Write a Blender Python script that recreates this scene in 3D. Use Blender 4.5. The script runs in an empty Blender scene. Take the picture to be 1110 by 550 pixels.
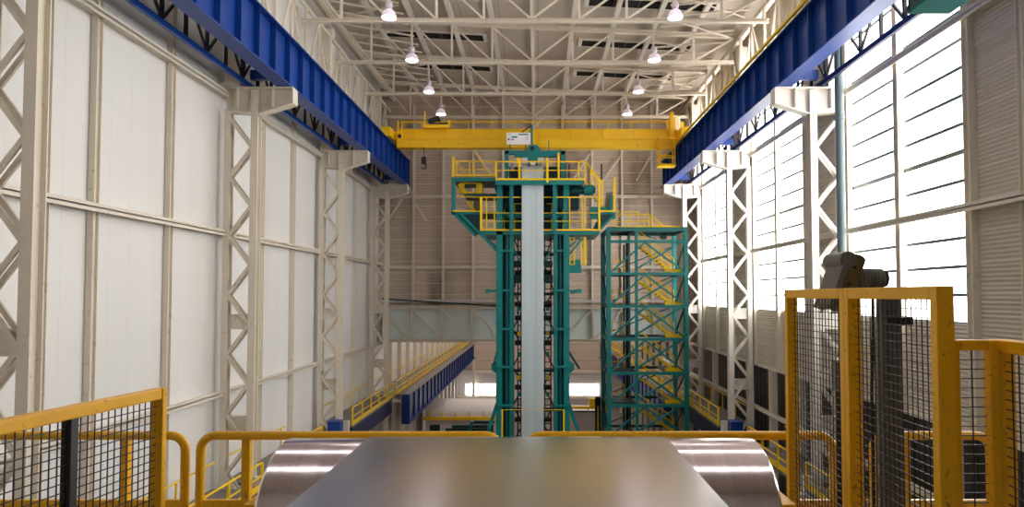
import bpy, math, random
from mathutils import Vector, Matrix
random.seed(7)
PI = math.pi
C = bpy.context.scene.collection
SC = bpy.context.scene

# ------------------------------------------------------------------ camera model (eye at the origin, +Y into the hall)
F = 700.0
PITCH = math.radians(2.0)
AX, AY = 583.0, 295.6


def P(x, y, d):
    """photo pixel + distance into the hall -> point of the place"""
    cx, cy = (x - AX) / F, (AY - y) / F
    Y = math.cos(PITCH) - math.sin(PITCH) * cy
    Z = math.sin(PITCH) + math.cos(PITCH) * cy
    return Vector((cx * d / Y, d, Z * d / Y))


def WX(x, d, y=300):
    return P(x, y, d).x


def WZ(y, d):
    return P(583, y, d).z


# ------------------------------------------------------------------ materials
def lin(c):
    return tuple(((v / 255.0) / 12.92 if v <= 10 else (((v / 255.0) + 0.055) / 1.055) ** 2.4) for v in c)


def base_mat(name):
    m = bpy.data.materials.new(name)
    m.use_nodes = True
    nt = m.node_tree
    return m, nt, nt.nodes['Principled BSDF']


def paint(name, rgb, rough=0.5, metal=0.0, var=0.12, scale=1.5, wear=None, wear_amt=0.0, stretch=(1, 1, 1), bump=0.0):
    m, nt, b = base_mat(name)
    tc = nt.nodes.new('ShaderNodeTexCoord')
    mp = nt.nodes.new('ShaderNodeMapping')
    mp.inputs['Scale'].default_value = stretch
    nt.links.new(tc.outputs['Object'], mp.inputs['Vector'])
    n = nt.nodes.new('ShaderNodeTexNoise')
    n.inputs['Scale'].default_value = scale
    n.inputs['Detail'].default_value = 6
    nt.links.new(mp.outputs['Vector'], n.inputs['Vector'])
    c = lin(rgb)
    mix = nt.nodes.new('ShaderNodeMix')
    mix.data_type = 'RGBA'
    mix.inputs[6].default_value = (*[v * (1 - var) for v in c], 1)
    mix.inputs[7].default_value = (*[min(1, v * (1 + var)) for v in c], 1)
    nt.links.new(n.outputs['Fac'], mix.inputs[0])
    out = mix.outputs[2]
    if wear:
        n2 = nt.nodes.new('ShaderNodeTexNoise')
        n2.inputs['Scale'].default_value = scale * 5
        n2.inputs['Detail'].default_value = 8
        nt.links.new(mp.outputs['Vector'], n2.inputs['Vector'])
        r = nt.nodes.new('ShaderNodeMapRange')
        r.inputs['From Min'].default_value = 0.62
        r.inputs['From Max'].default_value = 0.72
        r.inputs['To Max'].default_value = wear_amt
        nt.links.new(n2.outputs['Fac'], r.inputs['Value'])
        m2 = nt.nodes.new('ShaderNodeMix')
        m2.data_type = 'RGBA'
        m2.inputs[7].default_value = (*lin(wear), 1)
        nt.links.new(r.outputs[0], m2.inputs[0])
        nt.links.new(out, m2.inputs[6])
        out = m2.outputs[2]
    nt.links.new(out, b.inputs['Base Color'])
    b.inputs['Roughness'].default_value = rough
    b.inputs['Metallic'].default_value = metal
    if bump:
        bp = nt.nodes.new('ShaderNodeBump')
        bp.inputs['Strength'].default_value = bump
        bp.inputs['Distance'].default_value = 0.01
        nt.links.new(n.outputs['Fac'], bp.inputs['Height'])
        nt.links.new(bp.outputs[0], b.inputs['Normal'])
    return m


def clad(name, rgb, pitch, seam, axis='Z', ripple=0.0, ripple_pitch=0.2, rough=0.6, var=0.1, seam_w=0.04, stain=None, stain_amt=0.0, stain_dir=(0.5, 0.5, 0.05)):
    """sheet cladding: panel seams every `pitch` metres along an axis, an optional rolled ripple"""
    m, nt, b = base_mat(name)
    tc = nt.nodes.new('ShaderNodeTexCoord')
    sep = nt.nodes.new('ShaderNodeSeparateXYZ')
    nt.links.new(tc.outputs['Object'], sep.inputs[0])

    def math_(op, a, v):
        q = nt.nodes.new('ShaderNodeMath')
        q.operation = op
        nt.links.new(a, q.inputs[0])
        if v is not None:
            q.inputs[1].default_value = v
        return q.outputs[0]
    co = sep.outputs[axis]
    fr = math_('FRACT', math_('DIVIDE', co, pitch), None)
    line = math_('LESS_THAN', fr, seam_w)
    n = nt.nodes.new('ShaderNodeTexNoise')
    n.inputs['Scale'].default_value = 0.35
    n.inputs['Detail'].default_value = 6
    nt.links.new(tc.outputs['Object'], n.inputs['Vector'])
    c = lin(rgb)
    mix = nt.nodes.new('ShaderNodeMix')
    mix.data_type = 'RGBA'
    mix.inputs[6].default_value = (*[v * (1 - var) for v in c], 1)
    mix.inputs[7].default_value = (*[min(1, v * (1 + var)) for v in c], 1)
    nt.links.new(n.outputs['Fac'], mix.inputs[0])
    out = mix.outputs[2]
    if stain:
        mp = nt.nodes.new('ShaderNodeMapping')
        mp.inputs['Scale'].default_value = stain_dir
        nt.links.new(tc.outputs['Object'], mp.inputs['Vector'])
        n2 = nt.nodes.new('ShaderNodeTexNoise')
        n2.inputs['Scale'].default_value = 1.0
        n2.inputs['Detail'].default_value = 7
        nt.links.new(mp.outputs['Vector'], n2.inputs['Vector'])
        r = nt.nodes.new('ShaderNodeMapRange')
        r.inputs['From Min'].default_value = 0.5
        r.inputs['From Max'].default_value = 0.7
        r.inputs['To Max'].default_value = stain_amt
        nt.links.new(n2.outputs['Fac'], r.inputs['Value'])
        ms = nt.nodes.new('ShaderNodeMix')
        ms.data_type = 'RGBA'
        ms.inputs[7].default_value = (*lin(stain), 1)
        nt.links.new(r.outputs[0], ms.inputs[0])
        nt.links.new(out, ms.inputs[6])
        out = ms.outputs[2]
    m2 = nt.nodes.new('ShaderNodeMix')
    m2.data_type = 'RGBA'
    m2.inputs[7].default_value = (*lin(seam), 1)
    nt.links.new(line, m2.inputs[0])
    nt.links.new(out, m2.inputs[6])
    nt.links.new(m2.outputs[2], b.inputs['Base Color'])
    b.inputs['Roughness'].default_value = rough
    if ripple:
        s = math_('SINE', math_('MULTIPLY', co, 2 * PI / ripple_pitch), None)
        bp = nt.nodes.new('ShaderNodeBump')
        bp.inputs['Strength'].default_value = ripple
        bp.inputs['Distance'].default_value = 0.03
        nt.links.new(s, bp.inputs['Height'])
        nt.links.new(bp.outputs[0], b.inputs['Normal'])
    return m


def glow(name, rgb, strength):
    m, nt, b = base_mat(name)
    b.inputs['Base Color'].default_value = (*lin(rgb), 1)
    b.inputs['Roughness'].default_value = 0.35
    b.inputs['Emission Color'].default_value = (*lin(rgb), 1)
    b.inputs['Emission Strength'].default_value = strength
    return m


def brushed(name, rgb, rough, stretch, var=0.18, rvar=0.12, scale=1.0):
    """rolled metal: noise drawn out along the rolling direction drives tone and gloss"""
    m, nt, b = base_mat(name)
    tc = nt.nodes.new('ShaderNodeTexCoord')
    mp = nt.nodes.new('ShaderNodeMapping')
    mp.inputs['Scale'].default_value = stretch
    nt.links.new(tc.outputs['Object'], mp.inputs['Vector'])
    n = nt.nodes.new('ShaderNodeTexNoise')
    n.inputs['Scale'].default_value = scale
    n.inputs['Detail'].default_value = 8
    nt.links.new(mp.outputs['Vector'], n.inputs['Vector'])
    c = lin(rgb)
    mix = nt.nodes.new('ShaderNodeMix')
    mix.data_type = 'RGBA'
    mix.inputs[6].default_value = (*[v * (1 - var) for v in c], 1)
    mix.inputs[7].default_value = (*[min(1, v * (1 + var)) for v in c], 1)
    nt.links.new(n.outputs['Fac'], mix.inputs[0])
    nt.links.new(mix.outputs[2], b.inputs['Base Color'])
    r = nt.nodes.new('ShaderNodeMapRange')
    r.inputs['To Min'].default_value = max(0.02, rough - rvar)
    r.inputs['To Max'].default_value = rough + rvar
    nt.links.new(n.outputs['Fac'], r.inputs['Value'])
    nt.links.new(r.outputs[0], b.inputs['Roughness'])
    b.inputs['Metallic'].default_value = 1.0
    return m


M = {}
M['cream'] = paint('cream_steel_paint', (226, 216, 200), 0.5, var=0.10, scale=0.8, wear=(150, 120, 90), wear_amt=0.35)
M['white'] = paint('white_steel_paint', (226, 219, 210), 0.5, var=0.06, scale=0.8)
M['blue'] = paint('blue_girder_paint', (0, 58, 140), 0.42, var=0.18, scale=0.7, wear=(60, 70, 120), wear_amt=0.25)
M['blue_low'] = paint('deep_blue_girder_paint', (0, 42, 112), 0.4, var=0.2, scale=0.6)  # girder blue again, darkened to paint in the low hall's dim light
M['navy'] = paint('navy_lattice_paint', (12, 26, 74), 0.5, var=0.2)
M['dark'] = paint('dark_brown_steel', (52, 44, 42), 0.6, var=0.25)
M['yellow'] = paint('yellow_safety_paint', (255, 206, 0), 0.4, var=0.10, scale=3.0, wear=(120, 78, 20), wear_amt=0.5)
M['crane'] = paint('crane_yellow_paint', (255, 200, 0), 0.45, var=0.10, scale=0.6, wear=(150, 100, 20), wear_amt=0.3)
M['gold'] = paint('ochre_gate_paint', (246, 182, 0), 0.36, var=0.12, scale=9.0, wear=(110, 66, 16), wear_amt=0.6)
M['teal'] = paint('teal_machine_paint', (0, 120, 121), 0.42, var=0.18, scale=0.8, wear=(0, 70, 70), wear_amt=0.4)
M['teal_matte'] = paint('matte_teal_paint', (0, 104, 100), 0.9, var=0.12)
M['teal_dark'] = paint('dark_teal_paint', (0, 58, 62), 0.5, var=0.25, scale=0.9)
M['black'] = paint('black_paint', (26, 25, 27), 0.5, var=0.2)
M['void'] = paint('dark_slot', (9, 8, 9), 0.9, var=0.2)
M['wire'] = paint('dark_wire', (34, 30, 30), 0.45, var=0.2)
M['grey'] = paint('grey_machine_paint', (112, 110, 106), 0.42, var=0.12, scale=6.0)
M['postgrey'] = paint('dark_grey_post_paint', (86, 86, 87), 0.45, var=0.15, scale=5.0)
M['olive'] = paint('olive_grease_housing', (108, 93, 54), 0.45, var=0.3, scale=14.0)
M['steel'] = paint('galvanised_steel', (150, 156, 158), 0.35, metal=0.6, var=0.15, scale=4.0)
M['pipe'] = paint('grey_green_pipe_paint', (84, 102, 108), 0.45, var=0.10, scale=1.0)
M['concrete'] = paint('pale_concrete', (176, 170, 164), 0.8, var=0.12, scale=0.6)
M['deckplate'] = paint('worn_deck_plate', (116, 108, 110), 0.45, var=0.2, scale=0.8)
M['housing'] = paint('pale_housing_paint', (214, 206, 204), 0.5, var=0.06, scale=0.3)
M['floor'] = paint('hall_floor_concrete', (120, 108, 100), 0.7, var=0.2, scale=0.2)
M['wall_left'] = clad('white_wall_sheets', (232, 231, 229), 1.02, (221, 220, 217), 'Y', rough=0.42, var=0.03, seam_w=0.02, stain=(214, 208, 200), stain_amt=0.3, stain_dir=(0.4, 0.4, 0.06))
M['wall_right'] = clad('ribbed_beige_sheets', (206, 194, 176), 0.95, (222, 210, 192), 'Z', ripple=0.55, ripple_pitch=0.135, var=0.06, seam_w=0.05)
M['wall_back'] = clad('taupe_wall_sheets', (206, 188, 171), 0.95, (228, 216, 202), 'Z', ripple=0.35, ripple_pitch=0.24, var=0.10, seam_w=0.05, stain=(128, 102, 82), stain_amt=0.75, stain_dir=(0.35, 0.3, 0.10))
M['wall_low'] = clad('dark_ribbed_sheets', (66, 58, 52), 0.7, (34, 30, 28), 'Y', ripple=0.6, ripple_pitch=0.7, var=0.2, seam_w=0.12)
M['wall_far'] = clad('pinkish_far_sheets', (206, 186, 170), 1.4, (170, 150, 136), 'Z', var=0.08, seam_w=0.05)
M['ceiling'] = clad('pale_roof_sheets', (200, 189, 176), 2.4, (160, 150, 138), 'X', rough=0.7, var=0.06, seam_w=0.02)
M['truss_sheet'] = paint('blue_grey_sheet', (222, 231, 231), 0.5, var=0.05, scale=0.3)
M['pane'] = glow('daylit_window_sheet', (255, 253, 250), 3.9)
M['skylight'] = glow('daylit_roof_sheet', (250, 252, 255), 5.0)
M['skylight_far'] = glow('far_daylit_roof_sheet', (255, 246, 236), 3.4)  # glow for the fill strips added in the low hall
M['farpane'] = glow('far_daylit_window', (250, 252, 255), 4.0)
M['shade'] = glow('lit_lamp_shade', (236, 222, 236), 0.16)
M['bulb'] = glow('lamp_glow', (255, 246, 255), 9.0)
M['ballast'] = paint('lamp_ballast', (214, 204, 214), 0.4, var=0.05)
M['sheet'] = brushed('rolled_strip_metal', (226, 229, 231), 0.2, (3.0, 0.12, 3.0), var=0.05, rvar=0.03)
M['roll'] = brushed('polished_roll_metal', (222, 209, 216), 0.16, (30.0, 0.4, 0.4), var=0.22, rvar=0.07)
M['strip'] = brushed('vertical_strip_metal', (204, 221, 227), 0.4, (5.0, 5.0, 0.05), var=0.16, rvar=0.1)
M['strip'].node_tree.nodes['Principled BSDF'].inputs['Metallic'].default_value = 0.35
M['signwhite'] = paint('sign_white', (240, 236, 240), 0.5, var=0.02)
M['signteal'] = paint('sign_teal', (0, 140, 140), 0.5, var=0.02)
M['signtan'] = paint('sign_tan', (196, 160, 110), 0.5, var=0.02)
M['signink'] = paint('sign_ink', (70, 72, 92), 0.5, var=0.02)


# ------------------------------------------------------------------ mesh collecting
class MB:
    def __init__(self):
        self.v, self.f = [], []

    def add(self, vs, fs):
        b = len(self.v)
        self.v += [Vector(p) for p in vs]
        self.f += [tuple(b + i for i in f) for f in fs]
        return self

    def box(self, x0, x1, y0, y1, z0, z1):
        vs = [(x, y, z) for x in (x0, x1) for y in (y0, y1) for z in (z0, z1)]
        return self.add(vs, [(0, 1, 3, 2), (4, 6, 7, 5), (0, 4, 5, 1), (2, 3, 7, 6), (0, 2, 6, 4), (1, 5, 7, 3)])

    def bar(self, p, q, w, h=None, up=(0, 0, 1)):
        """rectangular bar: w across, h along `up`"""
        h = w if h is None else h
        p, q = Vector(p), Vector(q)
        a = (q - p).normalized()
        u = Vector(up)
        if abs(a.dot(u.normalized())) > 0.98:
            u = Vector((0, 1, 0)) if abs(a.y) < 0.9 else Vector((1, 0, 0))
        s = a.cross(u).normalized()
        u = s.cross(a).normalized()
        vs = []
        for c in (p, q):
            for i, j in ((-1, -1), (1, -1), (1, 1), (-1, 1)):
                vs.append(c + s * (w / 2 * i) + u * (h / 2 * j))
        return self.add(vs, [(3, 2, 1, 0), (4, 5, 6, 7), (0, 1, 5, 4), (1, 2, 6, 5), (2, 3, 7, 6), (3, 0, 4, 7)])

    def hbar(self, p, q, w, h, t, up=(0, 0, 1)):
        """rolled H section from p to q: flanges w wide, h apart along up"""
        p, q = Vector(p), Vector(q)
        a = (q - p).normalized()
        u = Vector(up)
        s = a.cross(u).normalized()
        u = s.cross(a).normalized()
        o = u * (h / 2 - t / 2)
        self.bar(p + o, q + o, w, t, u)
        self.bar(p - o, q - o, w, t, u)
        return self.bar(p, q, t, h - 2 * t, u)

    def tube(self, p, q, r, n=10, r2=None):
        p, q = Vector(p), Vector(q)
        r2 = r if r2 is None else r2
        a = (q - p).normalized()
        u = Vector((0, 0, 1)) if abs(a.z) < 0.9 else Vector((1, 0, 0))
        s = a.cross(u).normalized()
        u = s.cross(a).normalized()
        vs = []
        for c, rr in ((p, r), (q, r2)):
            for k in range(n):
                t = 2 * PI * k / n
                vs.append(c + (s * math.cos(t) + u * math.sin(t)) * rr)
        fs = [(k, (k + 1) % n, n + (k + 1) % n, n + k) for k in range(n)]
        fs += [tuple(range(n - 1, -1, -1)), tuple(range(n, 2 * n))]
        return self.add(vs, fs)

    def path(self, pts, r, n=10):
        """round tube swept along a polyline"""
        pts = [Vector(p) for p in pts]
        nrm = None
        vs = []
        for i, p in enumerate(pts):
            a = (pts[min(i + 1, len(pts) - 1)] - pts[max(i - 1, 0)]).normalized()
            if nrm is None:
                nrm = a.orthogonal().normalized()
            nrm = (nrm - a * nrm.dot(a)).normalized()
            s = a.cross(nrm)
            for k in range(n):
                t = 2 * PI * k / n
                vs.append(p + (nrm * math.cos(t) + s * math.sin(t)) * r)
        fs = []
        for i in range(len(pts) - 1):
            for k in range(n):
                fs.append((i * n + k, i * n + (k + 1) % n, (i + 1) * n + (k + 1) % n, (i + 1) * n + k))
        fs += [tuple(range(n - 1, -1, -1)), tuple(range((len(pts) - 1) * n, len(pts) * n))]
        return self.add(vs, fs)

    def prism(self, pts, d):
        """closed polygon of 3D points pushed along d"""
        pts = [Vector(p) for p in pts]
        d = Vector(d)
        n = len(pts)
        vs = pts + [p + d for p in pts]
        fs = [tuple(range(n - 1, -1, -1)), tuple(range(n, 2 * n))] + [(k, (k + 1) % n, n + (k + 1) % n, n + k) for k in range(n)]
        return self.add(vs, fs)

    def lathe(self, c, prof, n=20):
        c = Vector(c)
        vs, fs = [], []
        for r, z in prof:
            for k in range(n):
                t = 2 * PI * k / n
                vs.append(c + Vector((r * math.cos(t), r * math.sin(t), z)))
        for i in range(len(prof) - 1):
            for k in range(n):
                fs.append((i * n + k, i * n + (k + 1) % n, (i + 1) * n + (k + 1) % n, (i + 1) * n + k))
        return self.add(vs, fs)

    def build(self, name, mat, parent=None, smooth=False, bevel=0.0):
        o0 = origin(parent)
        me = bpy.data.meshes.new(name)
        me.from_pydata([p - o0 for p in self.v], [], self.f)
        me.materials.append(M[mat] if isinstance(mat, str) else mat)
        me.update()
        import bmesh
        bm = bmesh.new()
        bm.from_mesh(me)
        bmesh.ops.recalc_face_normals(bm, faces=bm.faces)
        bm.to_mesh(me)
        bm.free()
        if smooth:
            for p in me.polygons:
                p.use_smooth = True
            try:
                me.set_sharp_from_angle(angle=math.radians(38))
            except Exception:
                pass
        o = bpy.data.objects.new(name, me)
        C.objects.link(o)
        o.parent = parent
        if bevel:
            bv = o.modifiers.new('bevel', 'BEVEL')
            bv.width = bevel
            bv.segments = 2
            bv.limit_method = 'ANGLE'
        return o


ORG = {}


def origin(o):
    while o is not None and o.parent is not None:
        o = o.parent
    return ORG.get(o.name, Vector((0, 0, 0))) if o is not None else Vector((0, 0, 0))


def thing(name, label, cat, loc, group=None, kind=None):
    o = bpy.data.objects.new(name, None)
    C.objects.link(o)
    o.location = loc
    o.empty_display_size = 0.2
    ORG[o.name] = Vector(loc)
    o['label'] = label
    o['category'] = cat
    if group:
        o['group'] = group
    if kind:
        o['kind'] = kind
    return o


def tag(o, label, cat, group=None, kind=None):
    o['label'] = label
    o['category'] = cat
    if group:
        o['group'] = group
    if kind:
        o['kind'] = kind
    return o


def dup(root, loc, label, mirror=False):
    r = root.copy()
    C.objects.link(r)
    r.location = loc
    ORG[r.name] = Vector(loc)
    r['label'] = label
    for ch in list(root.children):
        c = ch.copy()
        C.objects.link(c)
        c.parent = r
        for g in list(ch.children):
            d = g.copy()
            C.objects.link(d)
            d.parent = c
    return r


def struct(name, mb, mat, parent=None, smooth=False):
    o = mb.build(name, mat, parent, smooth)
    if parent is None:
        o['kind'] = 'structure'
        o['label'] = name.replace('_', ' ')
    return o


def B():
    return MB()


# ------------------------------------------------------------------ the hall
FLOOR = -19.0
XL, XR = -13.6, 13.3            # inner faces of the long walls
Y0, YB, YF = -12.0, 55.0, 110.0  # hall start, back wall over the opening, far end


def roof_z(x):
    return 17.12 - .05 * x          # single slope, higher over the left wall



def lab(o, text):
    o['label'] = text
    return o


lab(struct('floor', B().box(-16, 16, Y0, YF + 1, FLOOR - 0.3, FLOOR), 'floor'), 'grey concrete floor far below at the bottom of the hall')
lab(struct('wall_left', B().box(XL - 0.2, XL, Y0, YF, FLOOR, 18.4), 'wall_left'), 'tall white sheeted wall along the left side of the hall')
lab(struct('wall_back', B().box(XL, XR + 0.6, YB, YB + 0.25, -4.0, 18.4), 'wall_back'), 'taupe ribbed sheet wall behind the yellow crane and teal tower')
lab(struct('wall_front', B().box(XL, XR + .2, Y0 - .2, Y0, FLOOR, 18.4), 'concrete'), 'plain wall closing the hall behind the camera')
lab(struct('wall_far', B().box(-16, 16, YF, YF + 0.3, FLOOR, 9), 'wall_far'), 'pinkish beige wall at the far end of the low hall')
lab(struct('ceiling', B().prism([(XL - .2, Y0, roof_z(XL - .2)), (XR + .9, Y0, roof_z(XR + .9)), (XR + .9, Y0, roof_z(XR + .9) + .2), (XL - .2, Y0, roof_z(XL - .2) + .2)], (0, YB - Y0 + .3, 0)), 'ceiling'), 'pale sheeted roof over the main hall')
lab(struct('ceiling_far', B().box(-16, 16, YB + .3, YF, 5, 5.3), 'ceiling'), 'pale roof over the low hall beyond')

# posts and girts of the left wall
ti = 0


def trim(mb, mat='cream', label=None):
    global ti
    ti += 1
    o = struct('trim_%d' % ti, mb, mat)
    o['label'] = label or 'cream steel rail on the wall'
    return o


def hpost(x, y, z0, z1, w=0.26, d=0.2):
    return B().hbar((x, y, z0), (x, y, z1), d, w, 0.03, (0, 1, 0))


yy = [11.4, 17.5, 19.5, 23.5, 31.4, 35.4, 43.4, 47.4]
for y in yy:
    trim(hpost(XL + .12, y, FLOOR, 16.1), label='cream wall post against the white left wall')
y = 59.0
while y < 108:
    trim(hpost(XL + .15, y, FLOOR, 5, 0.35, 0.28), label='cream wall post in the low hall on the left')
    y += 4.0
for z, nm in ((8.55, 'upper'), (2.62, 'middle'), (-4.1, 'lower')):
    q = B()
    q.box(XL, XL + .45, -2, YB, z - .02, z + .02)
    q.box(XL + .42, XL + .45, -2, YB, z - .13, z + .13)
    trim(q, label='cream %s wall rail running along the white left wall' % nm)
trim(B().bar(P(37, 50, 16.6), P(53, 62, 17.4), .1, .1), label='short cream tie beside the nearest left column')
trim(B().hbar((-12.3, Y0, 16.75), (-12.3, YB, 16.75), .25, .3, .03), label='cream eaves beam along the left roof edge')
trim(B().hbar((12.25, Y0, 15.5), (12.25, YB, 15.5), .25, .3, .03), label='cream eaves beam along the right roof edge')

# back wall framing
for k in range(-4, 6):
    x = WX(577.5 + 32.3 * k, YB)
    if XL + .3 < x < XR - .2:
        trim(B().hbar((x, YB - .14, -1.0), (x, YB - .14, 16.3), .18, .26, .03, (0, 1, 0)), 'white', label='cream post on the taupe back wall')
for yp in (214, 290):
    z = WZ(yp, YB)
    q = B().box(XL + .1, XR - .1, YB - .36, YB - .28, z - .12, z + .12)
    trim(q, label='cream horizontal rail on the taupe back wall at %s' % ('crane level' if yp == 214 else 'mid height'))
for (xa, ya, xb, yb_) in ((432, 186, 449, 214), (516, 165, 533, 190), (640, 166, 621, 196), (674, 168, 652, 199), (706, 168, 690, 196), (420, 240, 436, 216), (447, 216, 462, 240)):
    trim(B().bar(P(xa, ya, YB - .4), P(xb, yb_, YB - .4), .14, .14), label='slanting cream brace on the taupe back wall')

# right wall: each 12 m bay has ribbed cladding then a tall window
wall_r = B()
bays = [(-8.7, 3.3), (3.3, 15.3), (15.3, 27.3), (27.3, 39.3), (39.3, 51.3)]
wall_r.box(XR, XR + .2, bays[0][0], bays[0][1], -4.2, 18.4)
for (a, b) in bays[1:]:
    wall_r.box(XR, XR + .2, a, a + 4.25, -4.2, 18.4)
    wall_r.box(XR, XR + .2, a + 4.25, b, -4.2, -.9)
    wall_r.box(XR, XR + .2, a + 4.25, b, 14.4, 18.4)
wall_r.box(XR, XR + .2, 51.3, YB, -4.2, 18.4)
wall_r.box(XR, XR + .2, Y0, -8.7, -4.2, 18.4)
wall_r.box(XR, XR + .2, YB, YF, -4.2, 6)
lab(struct('wall_right', wall_r, 'wall_right'), 'ribbed beige sheet wall with tall bright windows on the right')
lab(struct('wall_right_base', B().box(XR + .9, XR + 1.1, Y0, YF, FLOOR, -4.0), 'wall_low'), 'dark recessed sheet wall below the right windows')
lab(struct('wall_right_sill', B().box(XR - .05, XR + 1.0, Y0, YF, -4.28, -4.1), 'cream'), 'long cream sill under the ribbed right wall')

wn = 0
for (a, b) in bays[1:]:
    for k in range(2):
        wn += 1
        y0, y1 = a + 4.25 + k * (b - a - 4.25) / 2, a + 4.25 + (k + 1) * (b - a - 4.25) / 2
        pn = B().box(XR + .10, XR + .14, y0, y1, -.9, 14.4)
        w = struct('window_%d' % wn, pn, 'pane')
        lab(w, 'tall bright window %d along the right wall counted towards the back' % wn)
        fr = B()
        z = -.9
        while z < 14.3:
            if abs(z - 4.5) > .3:
                fr.box(XR + .06, XR + .10, y0 + .05, y1 - .05, z - .055, z + .055)
            z += .9
        struct('window_frame', fr, 'pipe', w)
        struct('transom', B().box(XR + .0, XR + .10, y0, y1, 4.42, 4.58), 'steel', w)
    trim(hpost(XR - .1, a + 4.25, -4.2, 16, .3, .26), 'cream', 'cream post at the edge of a right hand window')
    trim(hpost(XR - .1, (a + 4.25 + b) / 2, -4.2, 16, .30, .24), 'cream', 'pale post up the middle of a right hand window')
    trim(hpost(XR - .1, b - .05, -4.2, 16, .26, .22), 'cream', 'cream post beside a column on the right wall')
trim(hpost(XR - .1, 17.35, -4.2, 16, .26, .22), 'cream', 'cream post on the ribbed cladding of the right wall')
for z, nm in ((8.55, 'upper'), (2.66, 'middle')):
    q = B()
    q.box(XR - .36, XR, -2, YB, z - .02, z + .02)
    q.box(XR - .36, XR - .33, -2, YB, z - .13, z + .13)
    trim(q, 'cream', 'cream %s wall rail along the right wall' % nm)
y = 5.0
while y < 108:
    trim(hpost(XR + .1, y, FLOOR, -4.25, .45, .35), 'cream', 'cream post standing before the dark right wall base')
    y += 4.0
trim(B().box(XR - .1, XR + .1, 8, YF, -6.9, -6.7), 'cream', 'cream rail across the dark right wall base')

# daylit strips in the near roof and dark vents further in
sn = 0
for d in (2.4, 15.0, 28.6):
    for s, (xa, xb) in ((-1, (-10.6, -3.5)), (1, (2.9, 10.1))):
        sn += 1
        zc = roof_z(xb) - .02
        q = B().box(xa, xb, d - .3, d + .3, zc - .08, zc - .02)
        o = struct('skylight_%d' % sn, q, 'skylight')
        o['kind'] = 'structure'
        lab(o, 'bright roof strip %d' % sn)

vents = []
for i, d in enumerate((36.6, 42.7, 48.6)):
    for s, (xa, xb) in ((-1, (-10.7, -3.65)), (1, (2.95, 10.2))):
        zc = roof_z(xb) - .06
        nm = ['nearest', 'middle', 'farthest'][i]
        t = thing('roof_vent', '%s dark slotted vent in the roof %s of the centre line' % (nm, 'left' if s < 0 else 'right'), 'vent', ((xa + xb) / 2, d, zc), 'slot vents in the roof')
        def sl(m):
            for v in m.v:
                v.z -= .05 * (v.x - xb)
            return m
        q = B()
        q.box(xa - .25, xb + .25, d - .60, d - .52, zc - .06, zc + .07)
        q.box(xa - .25, xb + .25, d + .52, d + .60, zc - .06, zc + .07)
        q.box(xa - .25, xa, d - .52, d + .52, zc - .06, zc + .07)
        q.box(xb, xb + .25, d - .52, d + .52, zc - .06, zc + .07)
        sl(q).build('vent_frame', 'white', t)
        sl(B().box(xa, xb, d - .52, d + .52, zc - .02, zc + .05)).build('vent_opening', 'void', t)
        n = 5
        for k in range(1, n):
            x = xa + (xb - xa) * k / n
            sl(B().box(x - .05, x + .05, d - .52, d + .52, zc - .05, zc - .02)).build('vent_bar', 'dark', t)

# ------------------------------------------------------------------ steel lattice columns
LX_I, LX_O = -12.0, -13.15
RX_I, RX_O = 11.68, 12.85


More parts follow.
